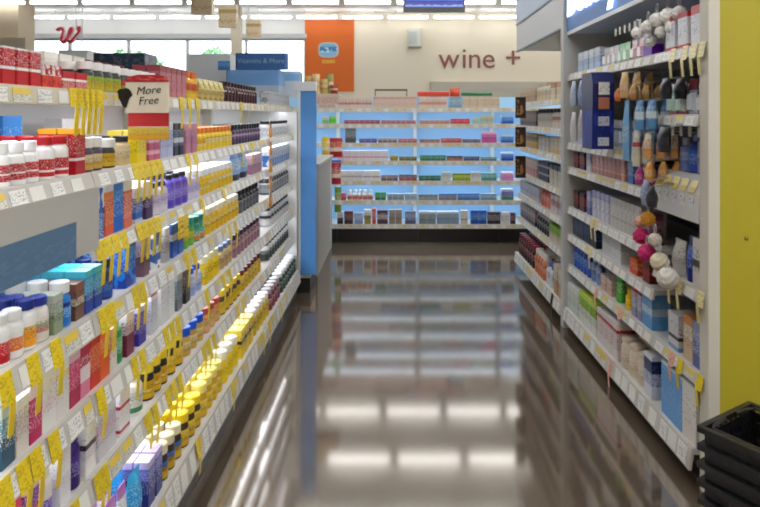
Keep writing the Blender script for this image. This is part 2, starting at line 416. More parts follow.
# --- top ledge
L(0, 2, 42, carton('white carton with two red panels', .045, .045, .088, P(RED, .42, Wh, .5, RED, .95, Wh, text=Wh, tz=(.5, .95), thr=.6)), rows=3)
L(0, 43, 62, carton('low white carton with orange-red front', .04, .04, .06, P('c8442a', .55, Wh, text=RED, tz=(.3, 1), accent=RED)), rows=2)
L(0, 62, 88, carton('flat red and white box', .06, .05, .05, P(RED, .5, Wh, .62, RED, text=Wh, tz=(0, .5))), rows=2)
ycap = P(YEL, .6, 'c8cc3a', text='6a6a20', tz=(.1, .7))
L(0, 88, 124, bottle('yellow vitamin bottle, white cap, black ring', .024, .088, BLK, Wh, P('b9a428', .7, '8fa83a', text='4a4a1a'), .26, .95, 'vitamin_bottle'), rows=3)
L(0, 125, 158, bottle('white-capped yellow-green bottle', .022, .085, BLK, Wh, P('9aa03a', .6, RED, text='303018'), .26, .95, 'vitamin_bottle'), rows=2)
L(0, 160, 186, carton('tall dusty pink carton', .055, .05, .12, P('b8707a', .8, '8a3a44', text='7a2a34', tz=(.2, .8))), rows=2)
L(0, 187, 200, bottle('orange-yellow bottle with orange cap', .03, .12, 'd6a21e', 'd86a2a', P('d8b42a', .5, 'b8501e', text='6a2a10'), .2, .9, 'vitamin_bottle'), rows=2)
L(0, 201, 226, pouch('tan and yellow snack pouch', .08, .1, .04, P('b9a262', .5, 'cdbb6a', accent='8a7430', text='5a4a20')), rows=2)
L(0, 227, 258, bottle('dark maroon bottle with white patch', .03, .11, '3a1620', '2a1014', P('4a2028', .5, 'c9c2b4', accent='2a1014'), .2, .8, 'tonic_bottle'), rows=2)
L(0, 268, 292, carton('grey white carton with thin black print', .08, .06, .1, P('c4c4c4', text='222228', tz=(.1, .9), accent='8a8f98')), rows=1)
# --- second shelf
rl = P(Wh, .12, RED, .42, Wh, .5, RED, .9, Wh, text=Wh, tz=(.12, .9), thr=.6)
L(1, 2, 45, bottle('white pill bottle with red label', .021, .1, Wh, Wh, rl, .24, .85), rows=4, jit=.004)
L(1, 46, 74, bottle('red-labelled white bottle with red cap', .022, .108, Wh, RED, P(RED, .2, Wh, .3, RED, .8, Wh, text=Wh, thr=.6), .2, .85), rows=4)
L(1, 75, 86, carton('tall red box with yellow top', .055, .05, .125, P(RED, .3, Wh, .36, RED, .88, 'e8b030', text=Wh, tz=(.4, .85), thr=.6)), rows=2)
L(1, 87, 106, bottle('white-capped gold bottle with purple collar', .026, .098, '4a3a50', Wh, P('c9a24a', .5, 'd8c9a0', text='6a4a1a'), .3, .98, 'vitamin_bottle'), rows=4)
L(1, 107, 122, bottle('gold bottle, black collar, white lid', .026, .09, BLK, Wh, P('d0ac2c', .6, 'c89a1c', text='4a3a10'), .3, .98, 'vitamin_bottle'), rows=4)
L(1, 123, 135, bottle('beige supplement bottle', .028, .095, 'cdb88a', '222020', P('c9b283', .5, 'd8c9a4', text='6a5a3a'), .2, .85, 'supplement_bottle'), rows=3)
L(1, 136, 148, carton('bright yellow carton', .075, .05, .11, P('e8cf1c', .85, 'f0dd60', text='a88a10')), rows=2)
L(1, 149, 160, carton('pink and white striped carton', .045, .05, .105, P('c4587c', .2, 'e4b4c4', .35, 'c4587c', .6, 'e4b4c4', .7, 'c4587c', text='8a2a4c')), rows=2)
L(1, 161, 173, carton('lavender grey carton', .06, .05, .13, P('b4b8d4', .7, 'd4d6e2', text='5a5a8a')), rows=2)
L(1, 174, 184, carton('black carton with white stripe', .05, .05, .13, P('1c2230', .4, 'd8d8dc', .55, '1c2230', text='b4b8d4')), rows=2)
L(1, 185, 198, carton('mauve pink carton', .06, .05, .125, P('b4748e', .6, 'c48a9c', text='6a3448')), rows=2)
L(1, 199, 233, bottle('yellow tablet bottle with orange cap', .03, .105, YEL, 'd87a2a', P('e0bf2e', .3, 'efe0a0', .5, 'd8a81e', text='7a5a10'), .24, .85, 'tablet_bottle'), rows=3)
L(1, 234, 261, bottle('dark purple tablet bottle', .032, .11, '3c2a4a', '1a1420', P('4a3a5c', .4, 'b49ab4', .5, '2a1c34', text='c8b4c8'), .24, .85, 'tablet_bottle'), rows=2)
L(1, 270, 294, bottle('white jar-shaped bottle with black print', .045, .12, 'dcdcdc', '2a2a30', P('d4d6d8', text='2a2c30', tz=(.1, .9)), .18, .8, 'supplement_bottle'), rows=1)
# --- third shelf (its near part is covered by the grey sign)
L(2, 96, 103, carton('tall white and navy carton', .05, .05, .15, P('24408c', .6, Wh, accent=BLU, text=Wh, tz=(0, .5))), rows=2)
L(2, 104, 113, carton('tall orange and white carton', .06, .05, .155, P('d2541e', .7, 'e8862a', .85, Wh, text='f0c08a', tz=(.2, .7))), rows=2)
L(2, 114, 122, carton('tall bright blue carton', .06, .05, .16, P('1c62c0', .6, '2a84d8', text='a0c8f0', tz=(.3, .8))), rows=2)
L(2, 123, 133, carton('coral carton with white top', .065, .05, .16, P('dc6a4c', .75, Wh, text='f4d4c4', tz=(.2, .7))), rows=2)
L(2, 134, 144, carton('short blue and grey carton', .06, .05, .12, P('c8ccd4', .12, '2a5cb0', .7, 'cdd2dc', text=Wh)), rows=2)
L(2, 145, 154, carton('dark purple and white carton', .06, .05, .13, P('3a2250', .6, 'd8d0dc', text='d8c8e8')), rows=2)
L(2, 155, 170, bottle('white lotion bottle with lilac print', .03, .115, 'dcd6e2', '2c2434', P('d8d2e0', .5, 'c4b8d8', text='5a4a7a'), .16, .7, 'lotion_bottle', .7), rows=3)
L(2, 171, 190, bottle('violet bottle with black cap', .032, .13, '6a54c0', BLK, P('5c46b8', .5, '7c68cc', text='d8d0f0'), .14, .6, 'lotion_bottle', .7), rows=3)
L(2, 191, 201, bottle('pale lilac bottle with white cap', .034, .12, 'd0c8e4', Wh, P('d8d4e4', .4, 'c0b4dc', text='6a5c9a'), .18, .7, 'lotion_bottle', .8), rows=2)
L(2, 202, 234, bottle('yellow supplement bottle with white lid', .032, .115, 'd8b21e', Wh, P('d8b020', .35, 'f0e4b0', .5, 'e0bc2c', text='6a5210'), .26, .9, 'supplement_bottle'), rows=3)
L(2, 236, 250, pouch('large pale blue bag with dark base', .17, .15, .07, P('232a44', .22, '8cb0dc', .8, '5a86c4', text=Wh, tz=(.4, .7)), 'refill_bag'), rows=1)
L(2, 252, 262, carton('mauve and pink carton', .09, .05, .12, P('a8788c', .5, 'd8b4bc', text='5a3444')), rows=1)
L(2, 270, 294, carton('blue and white carton by the end panel', .08, .06, .13, P('3a6cb4', .6, 'dcdee2', text='222a44', accent='cfd6e2')), rows=1)
# --- fourth shelf
L(3, 1, 9, bottle('white bottle with red wrap', .023, .115, Wh, Wh, P(RED, .3, 'c8242c', .8, Wh, text=Wh, thr=.6), .2, .85), rows=3)
L(3, 10, 27, bottle('white bottle with orange label', .024, .11, Wh, Wh, P(Wh, .2, 'e0742a', .75, Wh, text='f8d8b0'), .22, .85), rows=4)
L(3, 28, 38, bottle('white bottle with amber label and blue cap', .024, .118, Wh, NAVY, P('e8a030', .6, 'f0c060', .8, Wh, text='8a4a10'), .2, .85), rows=4)
L(3, 39, 52, bottle('white round bottle with pink and green emblem', .026, .11, 'e2ded6', '2a3a9a', P('dcd6cc', .3, 'd08a8a', .5, 'a8b890', .7, 'e2ded6', text='4a3a34'), .2, .85, 'vitamin_bottle'), rows=4)
L(3, 53, 58, carton('thin grey-green carton', .045, .05, .1, P('8a9a7a', .5, 'b8c0b0', text='2a3a2a')), rows=2)
L(3, 59, 74, bottle('sky blue bottle with white cap', .027, .118, '2a7ac8', Wh, P('1c70c4', .5, '2a8ad4', .8, NAVY, text='c8e4f8'), .25, .9, 'vitamin_bottle'), rows=4)
L(3, 75, 84, carton('brown and cream carton', .05, .05, .1, P('6a4a3a', .4, 'd4c4a8', .6, '8a5a48', text='2a1a14')), rows=2)
L(3, 85, 103, carton('cyan and blue slim carton', .045, .06, .12, P('1c3c9a', .45, '2a9ad8', .85, '4ac4dc', text='c8f0f4')), rows=3)
L(3, 104, 119, bottle('dark blue bottle', .028, .12, '1c2c6a', '122050', P('1c4aa0', .5, '24348a', text='8ab4e8'), .2, .8, 'tonic_bottle'), rows=3)
L(3, 120, 141, carton('large royal blue box', .085, .06, .158, P('1840a8', .4, '1c5cd0', .75, '1848b8', accent='2a84e0', text='8ac0f4')), rows=2)
L(3, 142, 151, carton('mauve brown carton', .05, .05, .135, P('7a5a64', .5, 'b49a9c', text='3a2430')), rows=2)
L(3, 152, 163, carton('white carton with blue waves', .06, .05, .14, P(Wh, .2, '3a64b0', .4, 'c8d4e8', .6, '4a78c0', .8, Wh, accent='3a64b0')), rows=2)
L(3, 164, 171, carton('grey carton with white side', .05, .05, .13, P('a8a4a4', .6, 'd8d4d0', text='3a3a40')), rows=2)
L(3, 172, 184, carton('blue and white carton with dark edge', .06, .05, .13, P('2c5ab4', .5, 'd8dce8', .7, '2c5ab4', text='1a2a5a')), rows=2)
L(3, 185, 196, bottle('green bottle with teal lid', .034, .12, '5aa03a', '2a9a8a', P('6aac3c', .5, 'c8b23a', text='1a4a1a'), .3, .98, 'supplement_bottle'), rows=2)
L(3, 197, 207, bottle('teal and orange bottle', .032, .11, '2a8a7a', '1c7a6a', P('c87a3a', .4, '3aa08c', text=Wh), .24, .9, 'supplement_bottle'), rows=2)
L(3, 208, 240, bottle('deep yellow bottle with cream lid', .034, .12, 'dcae14', 'ece4c8', P('d8ac18', .4, 'f0dc80', .55, 'd8a410', text='5a4408'), .25, .92, 'tablet_bottle'), rows=3)
L(3, 241, 260, bottle('black bottle with grey label', .04, .13, '1c1c22', '101014', P('6a6a74', .5, 'a8a8ac', text='18181c'), .22, .85, 'tonic_bottle'), rows=2)
L(3, 270, 294, bottle('black bottle with white cap by the end', .045, .14, '2a2a2e', Wh, P('8a8c90', .5, 'd8d8d8', text='18181a'), .2, .85, 'tonic_bottle'), rows=1)
# --- fifth shelf
L(4, 1, 12, carton('teal and navy carton', .05, .05, .14, P('24506a', .5, '6a9aac', .8, 'c8d4d4', text=Wh)), rows=2)
L(4, 13, 19, carton('cream white carton', .05, .05, .13, P('dcd4cc', .7, Wh, text='a87a8a')), rows=2)
L(4, 20, 34, carton('magenta carton with white top', .05, .05, .15, P('b8145c', .55, 'd03a7a', .7, 'f0e0e8', text='f4c8dc', tz=(.2, .65))), rows=3)
L(4, 35, 46, carton('white box with pink lip print', .06, .06, .15, P(Wh, .3, 'f0e4ea', .5, Wh, text='d070a0', thr=.62)), rows=3)
L(4, 47, 58, carton('white and yellow box', .06, .06, .145, P('e8e4e0', .7, 'ead488', .8, Wh, text='b0a090', thr=.6)), rows=3)
L(4, 59, 76, carton('raspberry red carton', .055, .05, .15, P('b01a4c', .4, 'c43060', .8, 'e8c4d0', text='f0b0c8')), rows=3)
L(4, 77, 85, carton('pink and white emblem carton', .05, .05, .14, P('d87a9a', .3, 'f0dce4', .6, 'b8244c', text=Wh)), rows=2)
L(4, 86, 97, carton('red-orange carton', .055, .05, .15, P('c43018', .4, 'dc5424', .8, 'c02020', text='f4c8a0')), rows=2)
L(4, 98, 108, carton('bright orange carton', .06, .05, .155, P('dc5c14', .5, 'ec7a1c', text='f8d0a0', tz=(.5, .8))), rows=2)
L(4, 109, 114, carton('white stripe carton with orange edge', .045, .05, .13, P('e4dcd4', .5, 'd8a880', text='8a5a3a')), rows=2)
L(4, 115, 124, bottle('slim green bottle', .026, .14, '3f9a60', '8ac09a', P('2f8a4c', .5, '78b88c', text='d8f0e0'), .16, .6, 'lotion_bottle'), rows=2)
L(4, 125, 136, carton('burgundy and white carton', .055, .05, .14, P('7a2440', .5, 'd8b8c4', .7, 'e8e0e4', text='4a1428')), rows=2)
L(4, 137, 148, carton('violet blue carton', .06, .05, .13, P('3a2c94', .6, '5a4cb0', .85, 'd4d0e4', text='c0b8f0')), rows=2)
L(4, 149, 160, carton('white carton with red corner', .06, .05, .15, P('d8d8dc', .8, Wh, .9, 'c42a3c', text='34343c', thr=.6)), rows=2)
L(4, 161, 175, carton('tall white box with faint print', .07, .06, .16, P('e2e4e6', .8, 'f0f0f0', text='9098a4', thr=.62)), rows=2)
L(4, 176, 184, carton('slate grey carton', .06, .05, .15, P('6a7078', .3, '8a949c', .8, 'b0b8bc', text='24282c')), rows=2)
L(4, 185, 191, carton('black-brown carton', .06, .05, .14, P('2a2426', .6, '5a4a48', text='b8a89c')), rows=2)
L(4, 192, 204, bottle('lavender bottle with blue cap', .032, .12, 'aab4dc', '2444a4', P('98a8d8', .5, 'c0c8e4', text='3a4a8a'), .2, .75, 'lotion_bottle'), rows=2)
L(4, 205, 221, bottle('lemon yellow bottle with pale lid', .036, .13, 'e4c41a', 'f0e8b8', P('e2c016', .5, 'eed45a', text='6a5408'), .25, .92, 'tablet_bottle'), rows=3)
L(4, 222, 234, bottle('tan bottle with grey-blue cap', .034, .12, 'c8b08a', '6a7aa4', P('c0a070', .5, 'dcccac', text='4a3820'), .22, .85, 'tablet_bottle'), rows=2)
L(4, 235, 261, bottle('dusty mauve bottle with dark cap', .036, .125, '8a6474', '3a2430', P('9a7080', .4, 'c8a8a0', .6, 'b08a50', text='2c1820'), .22, .85, 'tonic_bottle'), rows=2)
L(4, 270, 295, bottle('grey bottle with black cap by the end', .045, .14, 'b0b2b4', BLK, P('d4d4d4', .4, '3a3a40', .55, 'c8c8c8', text='18181a'), .2, .85, 'tonic_bottle'), rows=1)
# --- sixth shelf
L(5, 5, 20, carton('hot pink carton', .06, .05, .15, P('c81c78', .6, 'e04a98', text='f8d0e4')), rows=2)
L(5, 21, 42, carton('magenta box with purple top', .06, .05, .155, P('b81a6a', .55, '7a4ac0', .8, 'e8dcf0', text='f0c0e0')), rows=3)
L(5, 43, 58, bottle('white bottle with violet label', .028, .14, 'eceaf0', Wh, P('5a3ab0', .5, '7a5cc8', .7, Wh, text='e0d8f8'), .22, .8, 'lotion_bottle'), rows=3)
L(5, 59, 72, carton('white carton with pale grey print', .055, .05, .15, P('e6e4ea', .5, 'f4f4f4', text='b8b0c8', thr=.6)), rows=3)
L(5, 73, 84, bottle('deep purple bottle with white neck', .028, .15, '3a2470', '4a3490', P('34206a', .5, '4a3088', text='c8b8f0'), .16, .85, 'tablet_tube'), rows=2)
L(5, 85, 97, carton('white box with small black square', .06, .05, .15, P('f0eef0', .3, 'e4e0e6', .5, '2a2440', .6, 'f2f2f2', text='c0a8b8', thr=.62)), rows=2)
L(5, 98, 116, carton('pale grey and pink carton', .055, .05, .15, P('d8d4da', .4, 'e8d0dc', .7, 'e2e2e4', text='8a808c')), rows=2)
L(5, 117, 133, carton('white box framed in crimson', .07, .06, .17, P('e8e4e6', .06, 'b81838', .12, 'f2f0f0', .5, 'b81838', .56, 'f2f0f0', text='d8a8b0', thr=.63)), rows=2)
L(5, 134, 149, bottle('white bottle with green base', .034, .14, 'eeece4', 'ecebe8', P('4a8a64', .25, 'e8e8e2', .6, 'd4dcd8', text='6a7a70'), .2, .75, 'lotion_bottle'), rows=2)
L(5, 150, 170, bottle('yellow bottle with black collar', .03, .135, BLK, 'e8d030', P('d8a81a', .4, 'ecd87c', .55, 'd0a010', text='4a3808'), .28, .95, 'vitamin_bottle'), rows=3)
L(5, 171, 186, bottle('gold bottle with lemon lid', .032, .14, '2a2418', 'f0dc3a', P('dcae1c', .5, 'e8c84a', text='503c08'), .26, .95, 'vitamin_bottle'), rows=3)
L(5, 187, 206, bottle('amber bottle with cobalt blue cap', .034, .12, 'c8a048', '1f58c8', P('cba650', .5, 'e0cc94', text='4a3a18'), .3, .98, 'tablet_bottle'), rows=3)
L(5, 207, 222, bottle('orange bottle with red cap', .034, .115, 'd08a4a', 'b05048', P('d8b070', .5, 'e8cc9a', text='5a3018'), .25, .9, 'tablet_bottle'), rows=3)
L(5, 223, 242, bottle('yellow bottle with dark brown ring', .036, .125, '4a2a24', 'e2c84a', P('dcb824', .5, 'ead060', text='5a4408'), .26, .95, 'vitamin_bottle'), rows=2)
L(5, 243, 262, bottle('yellow-brown bottle with maroon cap', .038, .12, 'c8a02a', '5a242c', P('d0a828', .4, 'e0c870', text='402c08'), .24, .9, 'tonic_bottle'), rows=2)
L(5, 268, 297, bottle('white bottle with dark label beside the white post', .045, .14, 'dcdcd8', '5a5c60', P('3a4440', .4, '8a9490', .7, 'd8d8d4', text='18181a'), .2, .85, 'tonic_bottle'), rows=1)
# --- bottom deck
L(6, 90, 112, carton('white and pink tissue-style box', .07, .06, .14, P('f0eef2', .5, 'e4d4ec', .8, 'd8b0dc', text='b890c8')), rows=2)
L(6, 113, 134, tube('white tube with lilac crimp', .024, .17, Wh, 'e4e4ea', P('d8d0e0', .15, 'f2f2f4', .75, 'c080c4', .9, 'b470bc', text='8a8aa0', thr=.6)), rows=4, gap=.006)
L(6, 135, 147, pouch('bright cyan pouch', .09, .16, .05, P('1c50b0', .35, '2494dc', .8, '3ab4e8', text='a8e0f8'), 'refill_pouch'), rows=2)
L(6, 148, 163, carton('navy and lilac carton', .055, .05, .15, P('24307a', .6, '6a6cb4', .85, 'c8b8dc', text='b8b8e8')), rows=2)
L(6, 164, 184, bottle('brown-gold bottle with cream and blue lid', .03, .125, '3a2c1c', 'e0d4b0', P('c8a020', .45, '9a7818', .7, '3a68b8', text='2c2008'), .26, .95, 'vitamin_bottle'), rows=4)
L(6, 185, 203, bottle('yellow bottle with flat bright yellow lid', .034, .13, '3a2c14', 'f0d018', P('cca01c', .5, 'e4c440', text='3c2c08'), .26, .98, 'supplement_bottle'), rows=4)
L(6, 204, 224, bottle('gold bottle with pale yellow lid', .034, .14, 'c89c20', 'f2e27a', P('d8b020', .5, 'ecd054', text='4a3808'), .26, .96, 'supplement_bottle'), rows=4)
L(6, 225, 240, bottle('lemon bottle with white dome cap', .036, .15, 'e0c020', 'f0ecd8', P('e4c81c', .5, 'f0dc64', text='5a4808'), .26, .9, 'tablet_bottle'), rows=3)
L(6, 241, 254, carton('yellow box with dark brown stripe', .08, .07, .15, P('e2c01c', .5, '3a1c1c', .62, 'ead04a', text='5a4408')), rows=3)
L(6, 255, 270, bottle('white-capped mustard bottle', .04, .15, 'c8a838', 'ece8e0', P('d0b02c', .5, 'b08a4a', text='3c2c10'), .24, .9, 'supplement_bottle'), rows=3)
L(6, 271, 281, bottle('maroon bottle with grey cap', .042, .14, '6a2c3c', 'a8a0a0', P('7a3444', .5, 'b88a90', text='e0c8c8'), .22, .85, 'tonic_bottle'), rows=2)
L(6, 282, 297, bottle('black-green bottle with white shoulder', .045, .14, '1f2c28', 'd8dcd8', P('24382e', .5, '5a8a6c', text='c8d8cc'), .2, .85, 'tonic_bottle'), rows=2)

# --- taller packs standing behind the front rows
L(0, 44, 86, carton('cream white box behind the red boxes', .07, .06, .125, P('d8ccb4', .5, 'e0d8c8', .85, 'e8e4da', text='b8a890', thr=.6)), inset=.19)
L(0, 87, 128, bottle('dark red-capped bottle behind the white caps', .03, .125, 'c8b890', '6a1420', P('c4b48a', text='6a5a3a'), .25, .9, 'tonic_bottle'), inset=.2)
L(1, 1, 24, carton('bright blue box behind the white bottles', .09, .07, .16, P('1c74c8', .6, '2a8ae0', text='a8d4f4', thr=.6)), inset=.24)
L(1, 60, 92, carton('tall white box at the shelf back', .08, .06, .15, P('f0f0f0', .5, 'e8e8ec', text='c0c4cc', thr=.6)), inset=.26)
L(3, 60, 100, carton('flat cyan and blue box at the shelf back', .09, .07, .155, P('1c5cc0', .6, '2a9adc', .8, '4ac0e8', text='c8ecf8')), inset=.22)
# --- yellow sale tags hung on the left strips: folded over the strip with a tongue below
ytag = P('e2c41a', .3, 'e8cc24', text='b89a14', tz=(.5, .95), scale=(7, 7, 16), thr=.57)
def sale_tag(side, xf, z, hs, tilt, wd_=.046, tongue=.075, m=None, tw=.45):
    m = m or ytag
    mb = MB(); y = wd_/2; e = side*.0035
    a = (side*.0, .006); b_ = (side*tilt, -hs-.004)
    mb.prism_y([(a[0]+e, a[1]), (a[0]+e+side*.0015, a[1]), (b_[0]+e+side*.0015, b_[1]), (b_[0]+e, b_[1])], -y, y, m)
    mb.prism_y([(b_[0]+e, b_[1]), (b_[0]+e+side*.0015, b_[1]), (b_[0]+e-side*.004, b_[1]-tongue), (b_[0]+e-side*.0055, b_[1]-tongue)], y-wd_*tw, y, m)
    return mb.mesh('sale_tag', False)
ytags = {0: [72, 79, 85, 91, 97, 180, 188, 196, 240], 1: [133, 139, 145, 151, 157, 186, 193, 240, 250], 2: [97, 105, 113, 121, 137, 143, 149, 155, 200, 222],
         3: [2, 30, 53, 100, 108, 133, 140, 185, 192, 228, 234], 4: [1, 20, 33, 51, 98, 132, 140, 164, 170, 176, 205, 222, 228], 5: [72, 96, 102, 146, 153, 166, 172, 178, 202, 207, 212, 236, 241],
         6: [196, 231, 262, 268, 280]}
for i, xs in ytags.items():
    xf = -.78 if i == 6 else LX; me = sale_tag(1, xf, LZ[i], HS[i] if i < 6 else .06, .004 if i == 0 else .012)
    for j, x in enumerate(xs):
        y = abs(xf)*F/(393-x)
        o = link('sale_tag', me, None, (xf, y, LZ[i])); tag(o, f'yellow sale tag hanging from the left {LNAMES[i]} edge, {ordn(j)} from near end', 'tag', f'yellow sale tags on the left {LNAMES[i]}')
# wide yellow flat offer card on the third shelf
y = .84*F/(393-179); o = MB().box(-.001, .001, -.06, .06, -.085, .0, P('e0b81a', .2, 'ecca30', text='7a5c08', tz=(.2, .8), scale=(3, 4, 7))).build('offer_card', smooth=False)
o.location = (LX+.018, y, LZ[2]-.03); tag(o, 'wide plain yellow offer card hanging from the left third shelf edge', 'card')
y = .84*F/(393-230)
# orange packets on a clip strip at the third joint
cs = empty('clip_strip', (LX+.02, 4.12, 1.5), 'narrow clip strip of orange packets hanging at the far joint of the left run', 'clip strip')
MB().box(-.001, .001, -.012, .012, -.62, 0, OFFW).build('strip', cs, smooth=False)
pk = pouch('p', .05, .09, .02, P('d8862a', .7, 'b4501c', text='f0d8a0'), 'packet').body
for k in range(5): link('packet', pk, cs, (.008, 0, -.15-.115*k))

# --- the grey sign with its blue panel under the second shelf, near end
g = tag(MB().box(-.004, .0, .60, 1.725, 1.13, 1.302, mat('b4b1aa', .5)).build('shelf_sign', smooth=False), 'long grey shelf sign with a slate blue panel under the left second shelf', 'sign')
g.location = (-.818, 0, 0)
MB().box(.0002, .0012, .60, 1.60, 1.131, 1.225, P('54728e', .96, '54728e', text='64809a', tz=(.1, .75), scale=(2, 30, 9), thr=.56)).build('blue_panel', g, smooth=False)
# --- the red and white flag sign standing out from the top ledge
g = empty('flag_sign', (-.833, 1.88, 1.425), 'white and red sale sign with black lettering standing out from the left top ledge', 'sign')
MB().box(.022, .153, 0, .004, .082, .175, mat('e4dccb', .5)).build('card', g, smooth=False)
arch = [(.022, .175), (.153, .175), (.148, .19), (.12, .197), (.06, .197), (.028, .19)]
a = MB(); n = len(arch); a.add([(x, -.001, z) for x, z in arch]+[(x, .004, z) for x, z in arch], [tuple(range(n)), tuple(range(2*n-1, n-1, -1))]+[(i, n+i, n+(i+1) % n, (i+1) % n) for i in range(n)], P('a81420', text='e0706a', tz=(.2, .8), scale=(8, 1, 5)))
a.build('red_arch', g, smooth=False)
MB().box(.03, .153, -.001, .004, .04, .081, mat('b4141e', .45)).build('red_band', g, smooth=False)
MB().box(.03, .153, -.001, .004, -.0, .039, P('cf9a20', .5, 'c8b040', text='a8701a')).build('yellow_band', g, smooth=False)
bl = []
for k in range(14):
    a_ = 2*PI*k/14; rr = .02*(1+.12*math.sin(3*a_)+.1*math.cos(5*a_)); bl.append((.02+rr*1.05*math.cos(a_), .135+rr*1.15*math.sin(a_)-(.012 if 9 < k < 12 else 0)))
a = MB(); n = 14; a.add([(x, -.0035, z) for x, z in bl]+[(x, -.0008, z) for x, z in bl], [tuple(range(n)), tuple(range(2*n-1, n-1, -1))]+[(i, n+i, n+(i+1) % n, (i+1) % n) for i in range(n)], BLACK)
a.build('black_mark', g, smooth=False)
for body, zz, sz in (('More', .139, .034), ('Free', .108, .034)):
    t = text_mb(body, sz, .0004, mat('26262a', .5), .25).build('lettering', g, smooth=False); t.rotation_euler = (PI/2, -.08, 0); t.location = (.092, -.0014, zz)

# ------------------------------------------------------------------ right-hand shelving
RSEC = [(2.5, 2.93), (2.93, 4.36), (4.44, 6.12)]
RZ = {0: [1.785, 1.5, .79, .453, .15], 1: [1.785, 1.307, 1.137, .86, .67, .453, .15], 2: [1.62, 1.40, 1.2, .95, .738, .508, .15]}
RN = {0: ['first shelf', 'second shelf', 'fourth shelf', 'fifth shelf', 'bottom deck'], 1: ['first shelf', 'second shelf', 'third shelf', 'fourth shelf', 'fifth shelf', 'sixth shelf', 'bottom deck'], 2: ['first shelf', 'second shelf', 'third shelf', 'fourth shelf', 'fifth shelf', 'sixth shelf', 'bottom deck']}
BAY = ['near-right', 'middle-right', 'far-right']
rstrip = mat('cbc6bd', .45)
for k, (y0, y1) in enumerate(RSEC):
    g = empty('shelving_unit', (1.7, y0, 0), ['narrow near bay of the right shelving beside the yellow panel', 'middle bay of the right shelving with the hanging blue display', 'far bay of the right shelving with cream packs and brown cards'][k], 'shelving', 'bays of the right shelving run')
    off = (1.7, y0, 0)
    bm_ = [mat('2c2e34', .6), mat('6d7380', .6), mat('b9b2a4', .6)][k]
    subx(MB().box(1.68, 1.70, y0, y1, .09, 1.785 if k < 2 else 2.5, bm_), 'back_panel', g, off)
    if k < 2: subx(MB().box(1.68, 1.70, y0, y1, 1.786, 2.065, mat('ccd9ec', .5)), 'upper_back_panel', g, off)  # panel colour lightened to stand in for light under the canopy
    subx(MB().box(1.30, 1.70, y0, y1, 0, .05, BLACK), 'kick_plinth', g, off)
    for i, z in enumerate(RZ[k]):
        deck = z == .15
        s = shelf_part(g, 'shelf', -1, 1.205 if deck else RX, 1.68, y0, y1, z, .085 if deck else .046, rstrip, .1, led=False, tilt=.012)
        s.matrix_parent_inverse = Matrix.Translation((-1.7, -y0, 0))
    # canopy
    zc = 2.07 if k < 2 else 2.13
    if k < 2:
        subx(MB().box(1.235, 1.70, y0, y1, zc, zc+.02, mat('c9d6ea', .5)), 'canopy_soffit', g, off)  # soffit colour lightened in place of a lamp; ambient light put into the paint
        subx(MB().prism_y([(1.235, zc-.012), (1.222, zc-.012), (1.222, zc+.012), (1.235, zc+.012)], y0, y1, mat('d8dce0', .35)), 'canopy_edge', g, off)
        subx(MB().prism_y([(1.235, zc+.013), (1.225, zc+.013), (1.19, zc+.55), (1.235, zc+.55)], y0, y1, mat('4f82c4', .45)), 'canopy_fascia', g, off)
    else:
        subx(MB().box(1.235, 1.70, y0, y1, zc, zc+.02, OFFW), 'canopy_soffit', g, off)
        subx(MB().box(1.22, 1.235, y0, y1, zc, 2.38, mat('c2c4c4', .45)), 'header_panel', g, off)
        subx(MB().box(1.215, 1.235, y0, y1, 2.395, 2.72, mat('9fb0c4', .45)), 'canopy_fascia', g, off)
        subx(MB().box(1.212, 1.236, y0, y1, 2.38, 2.394, mat('6d7480', .45)), 'canopy_edge', g, off)
        subx(MB().box(1.21, 1.236, y0, y1, zc-.012, zc-.001, mat('6d7480', .45)), 'canopy_edge', g, off)
    # peg hooks on the two near bays
    if k < 2:
        for (py, pz) in ([(2.56, 1.42), (2.64, 1.42), (2.72, 1.42), (2.80, 1.42)] if k == 0 else [(3.17+.07*q, 1.96) for q in range(6)]):
            t = MB().tube([(1.68, py, pz), (1.30, py, pz), (1.27, py, pz+.012)], .003, STEEL, 5); t.box(1.262, 1.266, py-.012, py+.012, pz-.012, pz+.03, tagw)
            subx(t, 'peg_hook', g, off)
# divider panel between middle and far bays
tag(MB().box(1.20, 1.70, 4.365, 4.435, .0, 2.6, mat('c6c6c2', .5)).build('divider_panel', smooth=False), 'tall pale divider panel between the middle and far right bays', 'panel')
# script sign on the near canopy fascia, cut by the top of the photograph
g = empty('illuminated_sign', (1.205, 3.9, 2.1), 'big white script sign on the blue fascia of the right canopy', 'sign')
t = text_mb('Beauty', .36, .004, mat('ffffff', .4, emit=1.5), .3, bold=.012).build('lettering', g, smooth=False)
t.rotation_euler = (PI/2+.06, 0, -PI/2); t.location = (-.006, -.12, .085)

# end panel facing the camera: white post and yellow wall
g = empty('yellow_partition', (1.3, 2.44, 0), 'tall yellow-green end panel with a white edge post on the right', 'panel')
off = (1.3, 2.44, 0)
subx(MB().box(1.232, 1.276, 2.42, 2.49, 0, 2.7, mat('d8d2c4', .5)), 'post', g, off)
subx(MB().box(1.2765, 2.6, 2.44, 2.48, 0, 2.7, mat('b6a828', .55)), 'yellow_board', g, off)
subx(MB().lathe([(.006, 0), (.007, .006), (.004, .01)], mat('6a6418', .4), 10), 'knob', g, off).matrix_parent_inverse = Matrix.Translation((-1.3, -2.44, 0)) @ Matrix.Translation((1.39, 2.44, 1.015)) @ Matrix.Rotation(PI/2, 4, 'X')
# back of the near canopy gondola is solid
tag(MB().box(1.705, 2.6, 2.49, 6.12, 0, 2.6, OFFW).build('rear_shelving', smooth=False), 'pale rear half of the right shelving run', 'shelving')

